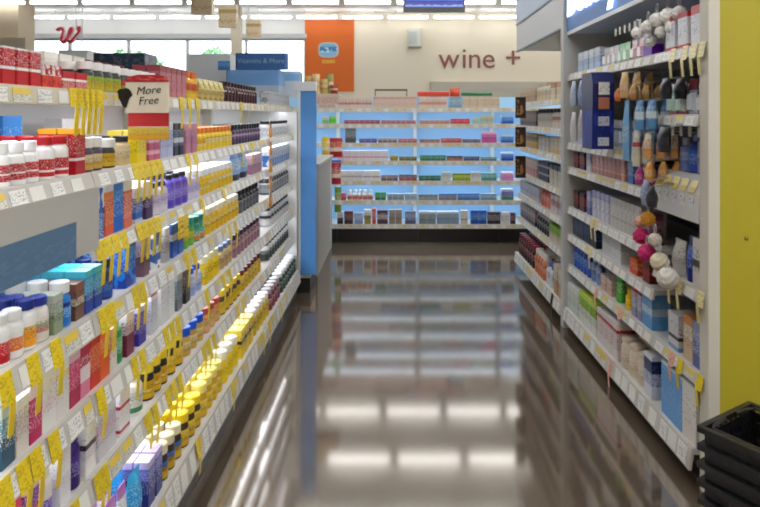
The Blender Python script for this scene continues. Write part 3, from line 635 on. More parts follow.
KIND_OF_BOX = 'toiletry_box'
def R(bay, i, *a, **k):
    z = RZ[bay][i]; xf = 1.205 if z == .15 else RX
    y0, y1 = RSEC[bay]
    k.setdefault('inset', .02); k.setdefault('near', 3.4); k.setdefault('ycut', (y0+.005, y1-.005))
    run(-1, xf, z, BAY[bay]+' '+RN[bay][i], *a, **k)
# near bay
R(0, 0, 706, 690, carton('white pack with red top', .1, .06, .17, P('e8e8ec', .78, 'c01c2c', text='4a5a9a', thr=.6)), rows=1)
R(0, 0, 689, 664, carton('tall white pack with red corner', .09, .06, .16, P('c02a34', .12, 'e4e4ea', .85, 'b8202c', text='5a6aa4', thr=.62)), rows=1)
R(0, 1, 706, 696, blister('white card pack with dark strip', .075, .13, .02, P('d8d8dc', .3, '3a3e4c', .38, 'dcdce0', text='4a4c58'), 'e4e4e6'), rows=2, gap=.006)
R(0, 1, 695, 684, blister('pale lilac card pack with dark red header', .07, .15, .02, P('ccccd8', .7, '7a1c2c', text='4a4c6a'), 'd8dce6'), rows=2, gap=.006)
R(0, 1, 683, 664, blister('mint card pack with pink base', .08, .14, .02, P('d87a80', .2, 'b4dcd0', .8, 'e8e8ea', text='5a8a7c'), 'd4ece4'), rows=2, gap=.006)
R(0, 2, 706, 698, carton('white carton with dark oval', .09, .07, .2, P('d4d0cc', .4, '3a3c3a', .55, 'd4d0cc', text='5a5a58')), rows=1)
R(0, 2, 697, 682, pouch('royal blue refill pack', .075, .19, .06, P('1c2c8a', .5, '2a50b8', .8, '18246a', text='a0b8e8'), 'refill_pack'), rows=2)
R(0, 2, 681, 664, pouch('pale grey mesh bag', .1, .15, .08, P('c8c4bc', .5, 'dcd8d0', text='8a8480'), 'mesh_bag'), rows=1)
R(0, 3, 706, 698, carton('slate blue carton', .09, .08, .19, P('5a68a0', .6, '8a94bc', text='c8cce0')), rows=1)
R(0, 3, 697, 691, carton('tan carton with orange edge', .08, .08, .19, P('d4b894', .5, 'e4d8c4', .8, 'c88a4a', text='8a6434')), rows=1)
R(0, 3, 690, 664, carton('white carton with black wheels print', .1, .1, .16, P('7aa0c4', .12, 'cfcdd2', .3, '2a2a30', .4, 'd4d2d6', text='3a4250', thr=.6)), rows=1)
R(0, 4, 706, 691, carton('cream box with black emblem', .12, .1, .235, P('d8d4cc', .35, 'dcd8d0', .6, 'e2ded6', text='2c2c2c', thr=.66)), rows=1)
R(0, 4, 690, 664, carton('large light blue box', .2, .12, .235, P('5c9ad4', .85, '74acdc', .95, 'cfe0ee', text='8ab8e4', thr=.6)), rows=1)
# middle bay
R(1, 0, 652, 643, carton('tall white pack with purple base', .1, .06, .17, P('6a1cb4', .35, 'd8d0e0', .9, 'e8e4ee', text='8a5ac0', thr=.6)), rows=1)
R(1, 0, 642, 628, blister('pink card pack', .075, .11, .02, P('d4708c', .5, 'e4a0b0', .8, 'e8e0e4', text=Wh), 'f0d8e0'), rows=1)
R(1, 0, 627, 617, blister('green card pack', .075, .11, .02, P('6ac07a', .6, '9ad8a0', text=Wh), 'd8f0dc'), rows=1)
R(1, 0, 616, 601, blister('white and pink card pack', .075, .11, .02, P('e4e0e4', .4, 'd88aa0', .6, 'e8e6e8', text='a85a74'), 'f0ecf0'), rows=1)
R(1, 0, 600, 578, carton('pale blue carton with white lid', .1, .08, .13, P('a0b8d8', .6, 'd8e0ea', text='4a6a9a')), rows=1)
R(1, 1, 652, 640, pouch('clear blue pouch of razors', .09, .14, .05, P('4a88c8', .5, '8ab4dc', text=Wh), 'razor_pouch'), rows=1)
R(1, 1, 639, 626, pouch('sky blue towel pack', .1, .14, .06, P('5a94c8', .6, 'a8c8e0', text=Wh), 'towel_pack'), rows=1)
R(1, 1, 652, 604, blister('white-blue card pack behind hanging packs', .09, .16, .02, P('d0d4dc', .4, '4a78b4', .7, 'd8dae0', text='3a4a6a'), 'd8e0e8'), rows=2, inset=.12, gap=.006)
R(1, 1, 586, 573, carton('pale lilac small carton', .07, .06, .12, P('c4c4d4', .5, 'dcdce4', text='3a3c5a')), rows=1)
R(1, 2, 650, 636, pouch('cream pouch with magenta corner', .09, .14, .05, P('b02a7a', .25, 'd8ccb4', .7, 'dccfb8', text='8a5a3a'), 'sponge_pouch'), rows=1)
R(1, 2, 635, 626, carton('bright blue carton', .075, .07, .14, P('2a6cb8', .5, '4a94d4', text=Wh)), rows=1)
R(1, 2, 625, 592, carton('peach pink carton', .06, .07, .14, P('c88a78', .2, 'dca898', .7, 'd4a494', text='8a3a2c')), rows=2)
R(1, 2, 591, 586, carton('white lilac carton', .08, .07, .12, P('dcdce8', .6, 'c4c8e0', text='5a5c8a')), rows=1)
R(1, 2, 585, 573, carton('maroon gift carton', .1, .08, .11, P('5a141c', .4, '7a2028', .8, '380c12', text='c86a4a')), rows=1)
R(1, 3, 652, 640, carton('plum and white carton', .08, .07, .15, P('4a1c3c', .5, '7a4a64', text='d8c0cc')), rows=1)
R(1, 3, 639, 610, carton('pale grey carton with fine print', .055, .07, .17, P('c8c4c0', .4, 'dcdad6', .8, 'b8b4b0', text='5a4a44')), rows=2)
R(1, 3, 609, 592, carton('white and lavender carton', .06, .07, .17, P('d0d0dc', .3, 'dcdce4', .75, 'a8acd0', text='5a5c8a')), rows=2)
R(1, 3, 591, 586, carton('violet blue carton', .07, .07, .15, P('6a70b0', .6, 'a4a8d4', text=Wh)), rows=1)
R(1, 3, 585, 573, carton('dark maroon gift box', .1, .08, .12, P('4a1018', .4, '6a1c24', .8, '2c080e', text='b85a44')), rows=1)
R(1, 4, 652, 640, carton('dark red and black carton', .08, .07, .13, P('6a1418', .5, '2c0a0c', text='c84a3a')), rows=1)
R(1, 4, 639, 628, carton('red-orange wide box', .1, .08, .08, P('c8401c', .6, 'dc5a24', text='f4c8a0')), rows=1)
R(1, 4, 627, 597, carton('wide white box with small emblem', .3, .12, .15, P('c4c8cc', .3, 'd4d6d6', .5, 'c0c4c4', text='6a7a5a', thr=.66)), rows=1)
R(1, 4, 596, 573, carton('navy and black box', .12, .1, .13, P('16203c', .5, '24345c', text='4a6aa8')), rows=1)
R(1, 5, 652, 643, carton('light blue box with white patch', .12, .09, .17, P('5a96d0', .35, '6aa4d8', .4, 'c8dcec', .6, '6aa4d8', text='8ab8e0')), rows=1)
R(1, 5, 642, 631, carton('red-topped striped carton', .06, .07, .15, P('8a84a4', .3, 'c4c0d0', .85, 'b8242c', text='4a446a')), rows=2)
R(1, 5, 630, 622, bottle('small yellow bottle', .032, .11, 'e0b818', 'e8cc30', P('e4bc18', .5, 'f0d040', text='7a5808'), .25, .7, 'shampoo_bottle'), rows=2)
R(1, 5, 621, 613, bottle('green bottle with green cap', .035, .19, '3c9a34', '2c7a2a', P('4aa83c', .5, '5ab84c', text='c8ecc0'), .18, .6, 'shampoo_bottle', .7), rows=1)
R(1, 5, 612, 600, carton('beige and pink low carton', .08, .07, .09, P('c8a494', .5, 'd8c4b8', text='8a5a4a')), rows=2)
R(1, 5, 599, 590, bottle('silver blue bottle', .03, .15, '8a9cc0', 'c8ccd4', P('7a90bc', .5, 'b4c0d8', text='2c3c6a'), .18, .6, 'shampoo_bottle', .7), rows=2)
R(1, 5, 589, 573, bottle('cobalt blue bottle', .034, .17, '24489c', '16306c', P('2c58b4', .5, '3a6cc8', text='c0d4f4'), .16, .6, 'shampoo_bottle', .7), rows=2)
R(1, 6, 664, 644, carton('navy and white nappy-style box', .09, .1, .2, P('d0d4e0', .3, 'b8c0d4', .6, '1c2858', .9, 'dcdce4', text='4a5888')), rows=2)
R(1, 6, 643, 618, bottle('cream round tub', .045, .16, 'd8ccb8', 'cfc0a8', P('d0c0a8', .5, 'dcd0bc', text='a86a50'), .15, .95, 'tub'), rows=2)
R(1, 6, 617, 597, carton('white carton with red wedge', .08, .08, .2, P('d4ccc8', .6, 'dcd4d0', .75, 'b83438', .85, 'dcd4d0', text='a8545a')), rows=2)
R(1, 6, 596, 579, carton('lime and white carton', .08, .08, .2, P('d4d4cc', .55, '8ab424', .85, 'c4d850', text='5a7a1c')), rows=2)
R(1, 6, 578, 566, carton('pale mint carton', .08, .08, .18, P('c8d4cc', .5, 'd8dcd4', text='6a7a70')), rows=1)
# far bay
FAR = [
 (0, [(562, 550, carton('cream box with orange-brown lid', .14, .1, .13, P('dccfb4', .7, 'c08a5c', .9, 'b87a50', text='8a6a44'))), (549, 536, bottle('cream round bottle', .05, .15, 'e0d8c4', 'd8ccb0', P('dcd0b4', .5, 'e4dcc8', text='8a7a54'), .2, .8, 'shampoo_bottle')), (535, 520, carton('brown-cream box', .12, .1, .12, P('b89a78', .5, 'd0bc9c', text='5a4030')))]),
 (1, [(562, 551, bottle('white bottle with black cap', .04, .15, 'd8d4cc', BLK, P('d8d0c8', .4, 'c88a70', text='5a4a44'), .2, .9, 'shampoo_bottle')), (550, 537, bottle('grey-white bottle with black lid', .04, .15, 'c8c4bc', BLK, P('ccc4b8', .5, 'd8d4cc', text='4a4440'), .22, .95, 'shampoo_bottle')), (536, 520, carton('dark brown carton', .09, .08, .14, P('3a2c28', .5, '6a5444', text='b89a6a')))]),
 (2, [(562, 550, carton('cream carton with yellow base', .1, .08, .13, P('d4b868', .3, 'd8ccb0', text='8a6a34'))), (549, 538, carton('pale grey carton with blue dots', .1, .08, .12, P('c4bfb4', .6, 'ccc8c0', text='4a6a9a', thr=.6))), (537, 520, carton('mustard carton', .1, .08, .13, P('c0982c', .5, '4a3420', .8, 'c8a848', text='e4d080')))]),
 (3, [(562, 549, carton('cream carton with black lid', .1, .08, .16, P('ccc4b0', .75, '1c1a1a', text='8a8064'))), (548, 538, carton('dark striped carton', .08, .08, .16, P('2c2c3c', .3, 'b4b0b8', .4, '2c2c3c', .7, 'b4b0b8', .8, '2c2c3c'))), (537, 520, carton('beige and red carton', .1, .08, .14, P('c88a7a', .5, 'd4c0ac', text='8a2c24')))]),
 (4, [(562, 550, carton('white and pink carton', .09, .08, .14, P('d0c4c0', .4, 'c88a8c', .7, 'd8d0cc', text='5a2c30'))), (549, 540, bottle('salmon red bottle', .04, .16, 'c8645a', 'c04c44', P('cc6a5c', .5, 'd88a78', text='f0d0c4'), .18, .7, 'shampoo_bottle')), (539, 518, carton('lilac white carton', .1, .08, .13, P('b8b0b4', .5, 'ccc8c8', text='4a3a44')))]),
 (5, [(562, 549, carton('lime green topped carton', .12, .08, .13, P('cfc0a8', .5, '84b02c', text='5a6a34'))), (548, 536, bottle('black bottle with white cap', .036, .15, '24222a', 'd4d0cc', P('2c2a34', .5, '8a8088', text='c8c4c4'), .2, .8, 'shampoo_bottle')), (535, 518, carton('plum and brown carton', .09, .08, .14, P('4a2c34', .5, 'a08478', text='d8c0b0')))]),
 (6, [(562, 553, carton('tan and cream carton', .1, .08, .22, P('b89468', .5, 'd4c8b4', text='5a4430'))), (552, 545, bottle('white bottle with blue cap', .04, .18, 'd4d4d4', '5a7ab0', P('ccd0d4', .5, 'b8c4d4', text='4a5a7a'), .2, .7, 'shampoo_bottle')), (544, 534, bottle('orange bottle with white lid', .042, .2, 'c8744a', 'dcd4cc', P('c86c44', .5, '5a2c24', text='f0d0b8'), .2, .8, 'shampoo_bottle')), (533, 518, bottle('black and red bottle', .042, .2, '2c1a1c', '8a1c24', P('3a1c20', .5, 'a82c30', text='d8c0bc'), .2, .8, 'shampoo_bottle'))]),
]
for i, rr in FAR:
    for x0, x1, q in rr: R(2, i, x0, x1, q, rows=2 if i > 3 else 1)

# brown cards facing the aisle's near end at the far bay
bc = P('2a1410', .3, '3a1c14', .75, '241010', text='b88a4a', tz=(.15, .85), scale=(3, 3, 4), thr=.58)
for k, (ya_, yb_) in enumerate([(97, 118), (127, 147), (156, 178)]):
    a = px_at(515.5, yb_, 5.6); z = px_at(533, ya_, 5.6)
    o = MB().box(0, min(z.x, 1.2)-a.x, 0, .012, 0, z.z-a.z, bc).build('shelf_card', smooth=False); o.location = (a.x, 5.6, a.z)
    tag(o, f'dark brown picture card at the far end of the right shelving, {["topmost","middle","lowest"][k]} of three', 'card', 'brown cards at the far end')
# slanted white tray with yellow price tags, near bay
g = empty('product_tray', (1.3, 2.5, 1.08), 'white curved-front tray with a row of yellow price tags in the near right bay', 'tray')
off = (1.3, 2.5, 1.08)
prof = [(1.66, 1.24), (1.66, 1.23), (1.30, 1.225), (1.262, 1.21), (1.245, 1.17), (1.24, 1.06), (1.232, 1.06), (1.236, 1.175), (1.258, 1.225), (1.30, 1.245)]
subx(MB().prism_y(prof, 2.5, 2.925, mat('d6d5d2', .4)), 'tray_shell', g, off)
for k in range(5):
    y = 2.54+.08*k; subx(MB().prism_y([(1.256, 1.2275), (1.2545, 1.229), (1.2325, 1.179), (1.2335, 1.1775)], y, y+.05, P('dcc25a', .4, 'e8d890', text='8a7424', tz=(.1, .5))), 'price_tag', g, off)
    subx(MB().prism_y([(1.2345, 1.165), (1.233, 1.165), (1.2345, 1.085), (1.236, 1.085)], y+.004, y+.046, P('e4e4e6', .3, 'e4e4e6', text='3a3c44', tz=(.1, .9), scale=(2, 3, 4), thr=.58)), 'front_label', g, off)
# products in the tray
def tray(x0, x1, q, rows=1):
    run(-1, 1.31, 1.246, 'white tray', x0, x1, q, rows=rows, inset=.0, near=3.4, ycut=(2.505, 2.92))
tray(706, 697, carton('silver and lilac carton', .07, .06, .14, P('8a90b0', .5, 'b4b8cc', text='3a3c5a')))
tray(696, 686, bottle('large royal blue bottle with pale cap', .05, .165, '1c48b4', '8aa4d8', P('1850c0', .5, '2a68d0', text='a8c8f0'), .16, .5, 'shampoo_bottle', .7))
tray(685, 678, bottle('lavender blue bottle', .036, .15, '8a9ad4', 'b4bce4', P('7c90d0', .5, 'a8b4e0', text='2c3c8a'), .2, .6, 'shampoo_bottle', .7))
tray(677, 664, bottle('teal bottle with white pump', .034, .14, '6aa0c0', 'd8e0e4', P('5a9ab8', .5, '9ac4d4', text=Wh), .2, .6, 'shampoo_bottle', .7))

# ---- hanging things of the middle bay
g = empty('hanging_display', (1.155, 3.5, 1.311), 'dark blue hanging display pack with white label squares in the middle right bay', 'display')
o = MB(); ym = [(-.085, .0), (.085, 0), (.10, .36), (.085, .425), (-.075, .425), (-.10, .36)]
o.prism_x(ym, -.06, .06, P('16247a', .5, '14205e', text='2a44a8', tz=(.05, .5), scale=(3, 3, 3))); b0 = o.build('pack', g, smooth=False)
for zz, hh, c in ((.3, .075, Wh), (.222, .07, 'c87a5a'), (.13, .055, 'c4c8d4'), (.02, .05, 'd8dce8')):
    y_ = -.085-.015*min(1, zz/.36)
    MB().box(-.03, .03, y_-.012, y_-.010, zz, zz+hh*.92, P(c, text='8a8a90', tz=(.2, .8), scale=(3, 3, 5), thr=.6)).build('label', g, smooth=False)
MB().tube([(.0, 0, .424), (.0, 0, .43), (.066, 0, .43)], .004, STEEL, 5).build('hanger', g)
def pouf(name, loc, r, c, label, group=None):
    m = mat(c, .75); mb = MB(); nu, nv = 48, 26; vs = []; fs = []; ph = rnd.uniform(0, 6)
    for j in range(nv+1):
        t = PI*j/nv
        for i in range(nu):
            a = 2*PI*i/nu; rr = r*(1+.045*math.sin(11*a+6*math.sin(3*t+ph))*math.sin(t)+.05*math.sin(9*t+4*math.sin(2*a+ph)))
            vs.append((rr*math.sin(t)*math.cos(a), rr*math.sin(t)*math.sin(a), rr*math.cos(t)))
    for j in range(nv):
        for i in range(nu): fs.append((j*nu+i, (j+1)*nu+i, (j+1)*nu+(i+1) % nu, j*nu+(i+1) % nu))
    mb.add(vs, fs, m); me_ = mb.mesh(name, False); me_.polygons.foreach_set('use_smooth', [True]*len(fs)); o = link(name, me_, None, loc); tag(o, label, 'bath pouf', group)
    pts = [(.0, .012*math.sin(2*PI*k/12), r*.9+.022-.022*math.cos(2*PI*k/12)) for k in range(13)]
    MB().tube(pts, .0022, mat('e0dcd4', .6), 5).build('cord_loop', o)
    return o
pf = [(637, 33, 3.02, .03), (648, 27, 2.98, .036), (657, 20, 2.92, .038), (650, 41, 3.0, .032), (668, 16, 2.84, .04), (672, 27, 2.82, .034), (679, 13, 2.76, .034), (661, 32, 2.9, .03)]
for k, (x, y, Y, r) in enumerate(pf):
    p = px_at(x, y, Y); pass
    pouf('bath_pouf', p, r*.9, 'fffdf9', f'white mesh bath pouf hanging under the right canopy, {ORD[k]} in the cluster from left', 'white bath poufs under the canopy')
for k, (x, y, Y, r, c, d_) in enumerate([(641, 236, 2.98, .042, 'c01c60', 'magenta bath pouf in the lower hanging cluster, upper one'), (647, 253, 2.93, .045, 'c42068', 'magenta bath pouf in the lower hanging cluster, lower one'), (648, 219, 2.94, .036, 'd8942a', 'golden yellow bath pouf above the magenta poufs'),
                                      (660, 262, 2.87, .045, 'd8ccb0', 'cream bath pouf below the white tray'), (668, 278, 2.83, .05, 'd4cec4', 'pale grey bath pouf standing out over the near right fourth shelf'), (655, 240, 2.9, .034, 'd0c4b8', 'pale pink-grey bath pouf right of the magenta ones'), (640, 222, 2.99, .03, 'd8a898', 'small peach bath pouf left of the golden one')]):
    p = px_at(x, y, Y); p.x = 1.17; p.y = 1.17*F/(x-393); p.z = HC-(y-115)/F*p.y
    pouf('bath_pouf', p, r*.88, c, d_, 'coloured bath poufs')
def hung(x, y0, y1, w, c, label, X=1.19, cat='pack', name='hanging_pack', d=.05, prn=None, hl=None):
    Y = X*F/(x-393); z1 = HC-(y0-115)/F*Y; z0 = HC-(y1-115)/F*Y
    q = pouch(label, w, z1-z0, d, prn or P(c, .8, c, text='d8d8d8' if int(c[:2], 16) > 60 else '45454c', tz=(.3, .6)), name, cat)
    o = link(name, q.body, None, (X, Y, z0)); o.rotation_euler = (0, 0, PI); tag(o, label, cat)
    MB().tube([(0, 0, z1-z0-.004), (-.1, 0, z1-z0+.01), (-(hl or 1.676-X), 0, z1-z0+.012)], .003, STEEL, 5).build('hook', o)
    if hl is None and not any(z0-.03 < zs < z1+.03 for zs in RZ[0 if Y < 2.93 else 1]):
        o['group'] = 'packs on one hook: '+label
        for k in (1, 2):
            c_ = link(name, q.body, None, (X+(d+.012)*k, Y, z0)); c_.rotation_euler = (0, 0, PI); tag(c_, label.split(' hanging')[0]+f' on the same hook, {ORD[k]} from the aisle', cat, o['group'])
    return o
hung(625, 72, 98, .09, 'c8a468', 'tan natural sponge pack hanging right of the blue display', name='sponge_pack')
hung(634, 84, 99, .06, 'a87c3c', 'brown sponge pack hanging above the light blue packs', name='sponge_pack')
hung(619, 88, 101, .05, 'c8641c', 'small orange pack hanging beside the blue display', X=1.185)
hung(666, 78, 99, .08, '15151a', 'black pouch hanging beside the mint card packs', X=1.185)
hung(664, 127, 152, .1, '121216', 'black bag hanging left of the near right second shelf', X=1.145, hl=.05)
lb = P('4a86b8', .35, 'c8d8dc', .6, '3a70a4', text='d8e4ec')
hung(640, 100, 130, .09, '5a90b8', 'light blue pack with white label hanging in the middle right bay, left one', prn=lb)
hung(652, 100, 128, .09, '4a86b8', 'light blue pack with white label hanging in the middle right bay, right one', prn=lb)
hung(627, 100, 160, .06, '7ab0dc', 'long sky blue pack hanging below the tan sponges', X=1.195)
hung(637, 131, 166, .07, 'd0c8b4', 'long cream pack with a red diamond hanging in the middle right bay', prn=P('d4ccb8', .55, 'b8242c', .68, 'd4ccb8', text='6a8a9a'))
hung(648, 134, 158, .07, 'd8c0a0', 'cream and peach pack hanging left of the black bag', prn=P('d89a5a', .4, 'd8c8b0', text='8a4a2a'))
hung(650, 161, 182, .05, 'd89a4a', 'orange brush pack hanging under the cream and peach pack')
hung(640, 167, 184, .05, 'b02a80', 'magenta pack hanging between blue and orange packs')
hung(652, 186, 207, .06, '1c1c24', 'dark pack hanging left of the white tray', X=1.145, hl=.05)
hung(646, 180, 205, .06, '8a94b4', 'grey-blue pack hanging below the magenta pack', X=1.145, hl=.05)
hung(574, 81, 106, .09, 'a8b4cc', 'pale blue-grey pack hanging beside the divider, upper one', X=1.19)
hung(574, 112, 141, .09, 'd0cfd4', 'off-white pack hanging beside the divider, lower one', X=1.19)
hung(582, 80, 104, .09, '7a90bc', 'steel blue pack hanging left of the blue display, upper one', X=1.19)
hung(582, 110, 139, .09, 'c4b8b4', 'pale taupe pack hanging left of the blue display, lower one', X=1.19)
# tags on the right run
pt = P('e4d48a', .3, 'ecdca0', text='a08a40', tz=(.5, .95), scale=(6, 6, 14), thr=.58)
pinkt = P('e8a890', .3, 'e8b4a0', text='b05a4a', tz=(.4, .95), scale=(6, 6, 14), thr=.57)
def rtags(z, xs, m, nm, what, deck=False):
    xf = 1.205 if deck else RX; me = sale_tag(-1, xf, z, .05 if not deck else .08, .012, .05, .07, m)
    for j, x in enumerate(xs):
        y = xf*F/(x-393); o = link('sale_tag', me, None, (xf, y, z)); tag(o, f'{what} on the {nm}, {ordn(j)} from near end', 'tag', f'{what}s on the {nm}')
rtags(1.785, [704, 696, 687, 675], pt, 'near right first shelf', 'pale yellow sale tag')
rtags(.79, [703, 682, 673], pt, 'near right fourth shelf', 'pale yellow sale tag')
rtags(.86, [598, 594], pt, 'middle right fourth shelf', 'pale yellow sale tag')
rtags(.67, [592], pt, 'middle right fifth shelf', 'pale yellow sale tag')
rtags(.453, [702, 682], ytag, 'right lower shelf edge', 'bright yellow sale tag')
rtags(.453, [674, 622, 598], pinkt, 'right lower shelf edge', 'salmon sale tag')
rtags(.15, [612], pinkt, 'right bottom deck', 'salmon sale tag', True)
rtags(.15, [553], mat('1c1c1c', .5), 'right bottom deck', 'black clip tag', True)

# ------------------------------------------------------------------ back fixture: lit blue shelves across the end of the aisle
BY = 7.3; sb = F/BY
def bx(x): return (x-393)/sb
def bz(y): return HC-(y-115)/sb
BZ = [bz(124), bz(143), bz(161), bz(181), bz(200.5), bz(224.5)]
BNAME = ['top shelf', 'second shelf', 'third shelf', 'fourth shelf', 'fifth shelf', 'bottom deck']
blue_back = mat('a2d0f4', .5); bl_led = mat('cfe6ff', .5, emit=LED*1.9)
BSEC = [(-1.75, bx(337)), (bx(337), bx(418)), (bx(418), bx(499)), (bx(499), 2.3)]
bstrip = mat('d6d0c8', .45)
for k, (x0, x1) in enumerate(BSEC):
    g = empty('shelving_unit', (x0, BY+.4, 0), ['lit blue bay at the aisle end, leftmost, mostly behind the grey cabinet', 'lit blue bay at the aisle end, left of its white middle post', 'lit blue bay at the aisle end, right of its white middle post', 'lit blue bay at the aisle end, rightmost, half behind the right shelving'][k], 'shelving', 'bays across the aisle end')
    off = (x0, BY+.4, 0)
    subx(MB().box(x0+.0005, x1-.0005, BY+.42, BY+.44, .1, bz(96), blue_back), 'back_panel', g, off)
    subx(MB().box(x0+.0005, x1-.0005, BY+.03, BY+.42, 0, bz(228.5), BLACK), 'kick_plinth', g, off)
    subx(MB().box(x1-.041, x1-.001, BY+.36, BY+.419, bz(228), bz(96), WHITE), 'upright', g, off)
    for i, z in enumerate(BZ+[bz(108)]):
        top = i == 6; yf = BY
        s = MB().box(x0+.0005, x1-.0005, yf+.012, BY+.42, z-.02, z, shelf_m).build('shelf', g, smooth=False); s.matrix_parent_inverse = Matrix.Translation((-off[0], -off[1], 0))
        MB().box(x0+.0005, x1-.0005, yf, yf+.012, z-.05, z+.003, bstrip).build('price_strip', s, smooth=False)
        if i < 5 or top: MB().box(x0+.03, x1-.03, yf+.05, yf+.08, z-.033, z-.0205, bl_led).build('light_strip', s, smooth=False)
        n = 9
        for j in range(n):
            xx = x0+(x1-x0)*(j+.25)/n; MB().box(xx, xx+.05, yf-.0015, yf-.0002, z-.044, z-.006, rnd.choice((tag_pr, tagw, tag_pr2))).build('price_tag', s, smooth=False)
def Bk(i, x0, x1, q, gap=.003, rows=1, stack=1):
    zz = BZ[i] if i < 6 else bz(108); nm = 'aisle-end '+(BNAME[i] if i < 6 else 'ledge')
    if (nm, q.desc) in USED: raise Exception('repeat '+nm+q.desc)
    USED[(nm, q.desc)] = 1
    xa, xb = bx(x0), bx(x1); n = max(1, int((xb-xa)/(q.w+gap)+.5)); pitch = (xb-xa)/n; sc = (pitch-gap)/q.w
    for r in range(rows):
        for j in range(n):
            x = xa+pitch*(j+.5); y = BY+.02+q.d/2+r*(q.d+.004)
            for s in range(stack):
                where = f', {ordn(j)} from left' if n > 1 else ''
                place(q, x, y, zz+.0006+s*(q.h+.0004), -PI/2, f'{q.desc}, {nm}{where}'+(', second row' if r else '')+(', upper layer' if s else ''), f'{q.desc} row on {nm}', False).scale = (1, min(sc, 1.4), 1)
KIND_OF_BOX = 'snack_box'
def ct(d, w, h, *st, **k): return carton(d, w, .06, h, P(*st, **k))
# ledge: pale pink printed packs
Bk(6, 337, 372, ct('cream pack with pink print', .085, .13, 'd8c4b4', .3, 'c88a84', .5, 'dccfc0', text='a85a54'))
Bk(6, 373, 417, ct('pale pink pack with tan stripe', .085, .13, 'd4b8a4', .4, 'd8c8b8', .8, 'c8988c', text='b0645c'))
Bk(6, 419, 447, ct('cream pack with salmon figures', .085, .13, 'd4c4b0', .3, 'd09888', .55, 'd8ccbc', text='a85a54'))
Bk(6, 450, 462, ct('slate blue pack', .13, .13, '7898ac', .5, '88a8b8', text='c8d4d8'))
Bk(6, 463, 500, ct('beige pack with brown print', .085, .13, 'ccb89c', .4, 'd4c4ac', text='8a5a44'))
Bk(6, 319, 335, ct('pinkish brown pack', .09, .13, 'c0a498', .5, '8a5a54', text='3a2420'))
# top shelf
Bk(0, 322, 328, ct('white-green pack', .09, .09, '9ac470', .5, 'd8dcd0', text='5a8a3a')); Bk(0, 329, 336, ct('lime green pack', .09, .09, '6ac83c', .6, '8ad85c', text='2c7a1c'))
Bk(0, 344, 380, ct('dark red low pack', .06, .045, '8a2434', .5, 'a84454', text='d8a0a8')); Bk(0, 381, 416, ct('rose red low pack', .06, .042, 'a8444c', .6, 'c46c6c', text='e0b8b4'))
Bk(0, 420, 450, ct('terracotta low pack', .06, .04, 'b86448', .5, 'c87c5c', text='e8c8b0')); Bk(0, 451, 470, ct('bright red pack', .08, .06, 'c01c2c', .5, 'd83444', text='f0b0b0'), stack=1)
Bk(0, 473, 480, ct('pale green pack', .07, .08, 'a8c8b0', .5, 'c0d8c4', text='5a8a6a')); Bk(0, 481, 494, ct('grey-cream pack', .08, .1, 'b8c0a8', .6, 'ccccb4', text='6a7a5a'))
Bk(0, 502, 514, carton('shiny blue roll pack', .14, .1, .1, P('1c60c8', .5, '3a88e0', .8, 'a8d0f4', text='c8e0f8')))
# second shelf
Bk(1, 345, 356, ct('dark slate tall pack', .12, .18, '4a5058', .4, '6a7880', text='a8b4b8')); Bk(1, 359, 377, ct('navy and violet low pack', .06, .05, '2c2c84', .5, '5a4aa0', text='b8b0e0'))
Bk(1, 378, 397, ct('mixed grey low pack', .06, .055, '6a5a5c', .5, 'b8a49c', text='2c2424')); Bk(1, 398, 417, ct('dull red low pack', .06, .05, '9a444c', .5, 'b86c6c', text='e0c0bc'))
Bk(1, 420, 440, ct('salmon and grey low pack', .06, .045, 'b07468', .5, '9a8c88', text='5a3430')); Bk(1, 441, 462, ct('red-pink low pack', .06, .055, 'b8444c', .6, 'c87070', text='f0c8c4'))
Bk(1, 463, 481, ct('blue-grey low pack', .06, .045, '6a7494', .5, '98889c', text='2c3040')); Bk(1, 482, 497, ct('orchid pink pack', .08, .13, 'c85ca0', .5, 'd884bc', .8, 'e8b4d4', text='8a2c6a'))
Bk(1, 502, 514, carton('blue roll pack with white top', .14, .1, .09, P('2060c0', .5, '3a80d8', .8, 'c4d4cc', text='a8ccf0')))
# third shelf
Bk(2, 337, 388, ct('white pack with pink heart print', .085, .12, 'e4dce0', .3, 'd8a8b8', .45, 'ece6ea', text='b8748c', thr=.6)); Bk(2, 390, 398, ct('olive yellow pack', .07, .06, '8a842c', .5, 'b8a83c', text='3c3a10'))
Bk(2, 399, 417, ct('moss green pack', .06, .05, '5a6a4a', .5, '8a8464', text='2c3420')); Bk(2, 420, 446, ct('emerald pack', .06, .065, '1f6a54', .5, '3a8a70', text='a8d4c4'))
Bk(2, 447, 463, ct('brick and black pack', .06, .055, 'b0644c', .5, '3a2c34', text='d8b8a4')); Bk(2, 464, 480, ct('navy low pack', .06, .05, '3a3c64', .5, '5a6084', text='a8acc8')); Bk(2, 481, 497, ct('teal grey low pack', .06, .045, '4a7480', .5, '78a0a8', text='c8dcdc'))
Bk(2, 502, 514, carton('cobalt roll pack', .14, .1, .1, P('1848a8', .5, '3a74d0', .8, 'd4e4f4', text='a8c8f0')))
